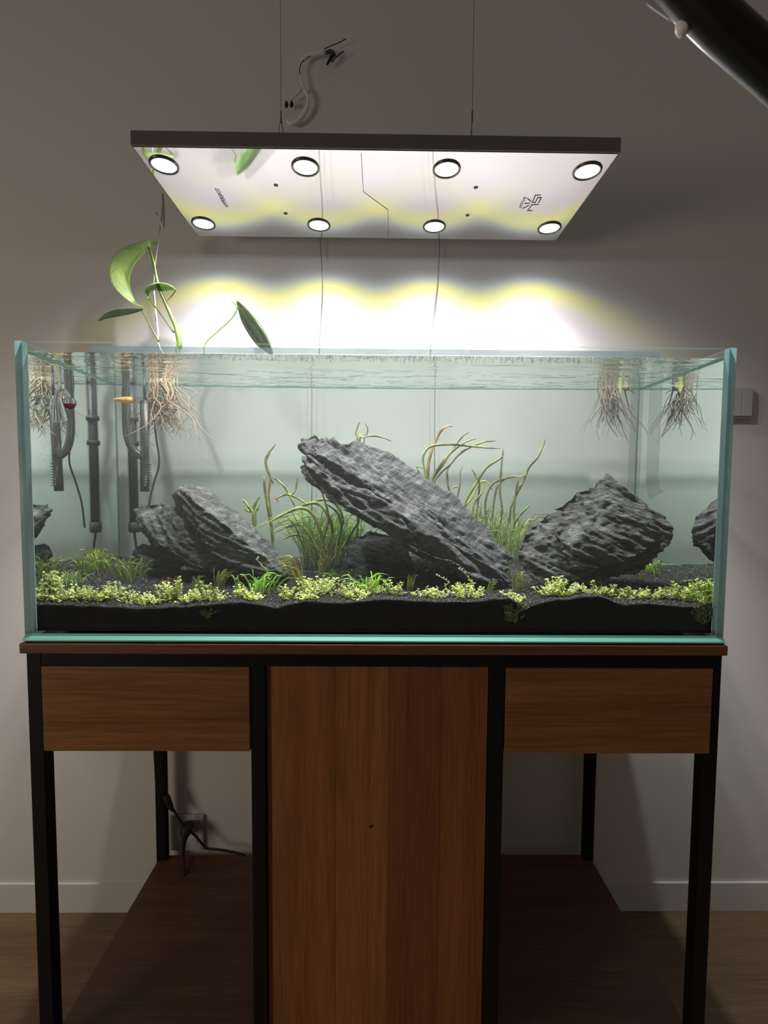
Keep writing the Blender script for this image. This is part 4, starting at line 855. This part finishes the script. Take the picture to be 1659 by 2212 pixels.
ribbons('ribbon_plant', 'tall reddish and olive ribbon leaves rising behind the leaning rock', .32, [
    (9, [(925,1060),(916,1010),(914,985),(930,964),(970,960),(1010,963),(1050,967),(1080,969)], 'olive'), (11, [(924,1060),(926,1000),(938,960),(952,930),(968,920),(978,921)], 'rust'),
    (9, [(928,1060),(955,1000),(980,972),(1005,955),(1030,946)], 'olive'), (7, [(928,1060),(960,1000),(985,960),(1000,942),(1014,933)], 'olive'),
    (8, [(930,1060),(975,1000),(1000,975),(1040,956),(1072,952)], 'olive'), (6, [(920,1060),(905,1020),(900,1008),(915,1012)], 'vall'), (8, [(972,1085),(968,1050),(966,1020),(974,1002)], 'olive'),
    (6, [(985,1085),(994,1045),(994,1020),(1000,1008)], 'olive')], 5)
ribbons('ribbon_plant', 'tall thin ribbon leaves behind the gap between the big rocks', .34, [
    (9, [(1000,1120),(1008,1080),(1025,1050),(1050,1012),(1078,992),(1086,984)], 'vall'), (8, [(1082,1120),(1080,1060),(1083,1010),(1088,966)], 'olive'),
    (8, [(1060,1130),(1068,1075),(1078,1045),(1100,1030),(1120,1030),(1140,1026)], 'olive'), (9, [(1095,1140),(1105,1090),(1130,1040),(1142,1010),(1160,990),(1174,960),(1178,948)], 'olive'),
    (8, [(1105,1150),(1110,1100),(1115,1060),(1120,1035)], 'olive'), (9, [(1100,1160),(1112,1130),(1130,1105),(1146,1090)], 'grass'), (7, [(1000,1110),(1020,1075),(1035,1045),(1050,1040),(1065,1060)], 'vall'),
    (8, [(1020,1130),(1024,1090),(1040,1065),(1045,1040)], 'vall'), (7, [(1035,1060),(1028,1030),(1018,1010)], 'olive'), (8, [(1050,1140),(1048,1090),(1060,1050),(1085,1035),(1110,1032)], 'olive')], 6)

# ------------------------------------------------------------------ fish and bubbles
def fish(label, c, d, mat, L=.014):
    d = np.array(d, float); d /= np.linalg.norm(d); t = thing('small_fish', label, 'fish', c); up = np.array([0, 0, 1.0]); mb = MB()
    pr = [(0, .05), (.1, .5), (.3, .95), (.5, .9), (.75, .45), (1, .14)]; o_ = 0
    s = np.cross(d, up); s /= np.linalg.norm(s); u_ = np.cross(s, d)
    for a, r in pr:
        for k in range(10):
            an = 6.2832*k/10; mb.v.append(tuple(np.array(c) + d*(.5 - a)*L + u_*math.sin(an)*r*L*.16 + s*math.cos(an)*r*L*.09))
    for i in range(len(pr) - 1):
        for k in range(10):
            mb.face([i*10 + k, i*10 + (k+1) % 10, (i+1)*10 + (k+1) % 10, (i+1)*10 + k])
    mb.build('body', mat, t, smooth=True)
    b = np.array(c) - d*.5*L; f = MB(); f.v += [tuple(b), tuple(b - d*.25*L + u_*.14*L), tuple(b - d*.18*L), tuple(b - d*.25*L - u_*.14*L)]; f.face([0, 1, 2, 3]); f.build('tail_fin', M['fin'], t)
    f = MB(); e = np.array(c) + u_*.14*L; f.v += [tuple(e + d*.1*L), tuple(e + u_*.1*L - d*.05*L), tuple(e - d*.15*L)]; f.face([0, 1, 2]); f.build('dorsal_fin', M['fin'], t)
fish('tiny red fish swimming above the left slab rock', wp(598, 1079, .26), (-.4, 0, 1), M['fish'], .013)
fish('tiny orange fish swimming behind the leaning rock', wp(983, 1052, .29), (.8, 0, .35), M['orange'], .015)
def bubbles(name, label, pts, mat):
    mb = MB()
    for p, r in pts:
        mb.lathe([(.0001, -r), (r*.7, -r*.7), (r, 0), (r*.7, r*.7), (.0001, r)], p, (0, 0, 1), 6)
    o = mb.build(name, mat, smooth=True); tag(o, label, 'bubbles', kind='stuff')
rr = random.Random(77); B = []
for i in range(230):
    y = rr.uniform(955, 1185); p = wp(312 + rr.gauss(0, 7) + (6 if y > 1060 else 0), y, .285 + rr.gauss(0, .008)); B.append((p, rr.uniform(.0005, .0011)))
bubbles('air_bubbles', 'stream of fine air bubbles rising around the steel intake pipe', B, M['bubble'])
B = [(wp(1464 + rr.gauss(0, 9), 1003 + rr.gauss(0, 8), .30 + rr.gauss(0, .006)), rr.uniform(.0005, .0009)) for i in range(40)]
bubbles('air_bubbles', 'small cloud of air bubbles above the right end of the pointed rock', B, M['bubble'])
B = []
for i in range(900):
    x = rr.uniform(bx0, bx1 + .04); y = G + .002 + .058*rr.random(); B.append(((x, y, T0 + WL - rr.uniform(.0006, .0022)), rr.uniform(.0005, .0015)))
bubbles('trapped_bubbles', 'rows of tiny bubbles trapped under the front glass brace', B, M['bubble'])
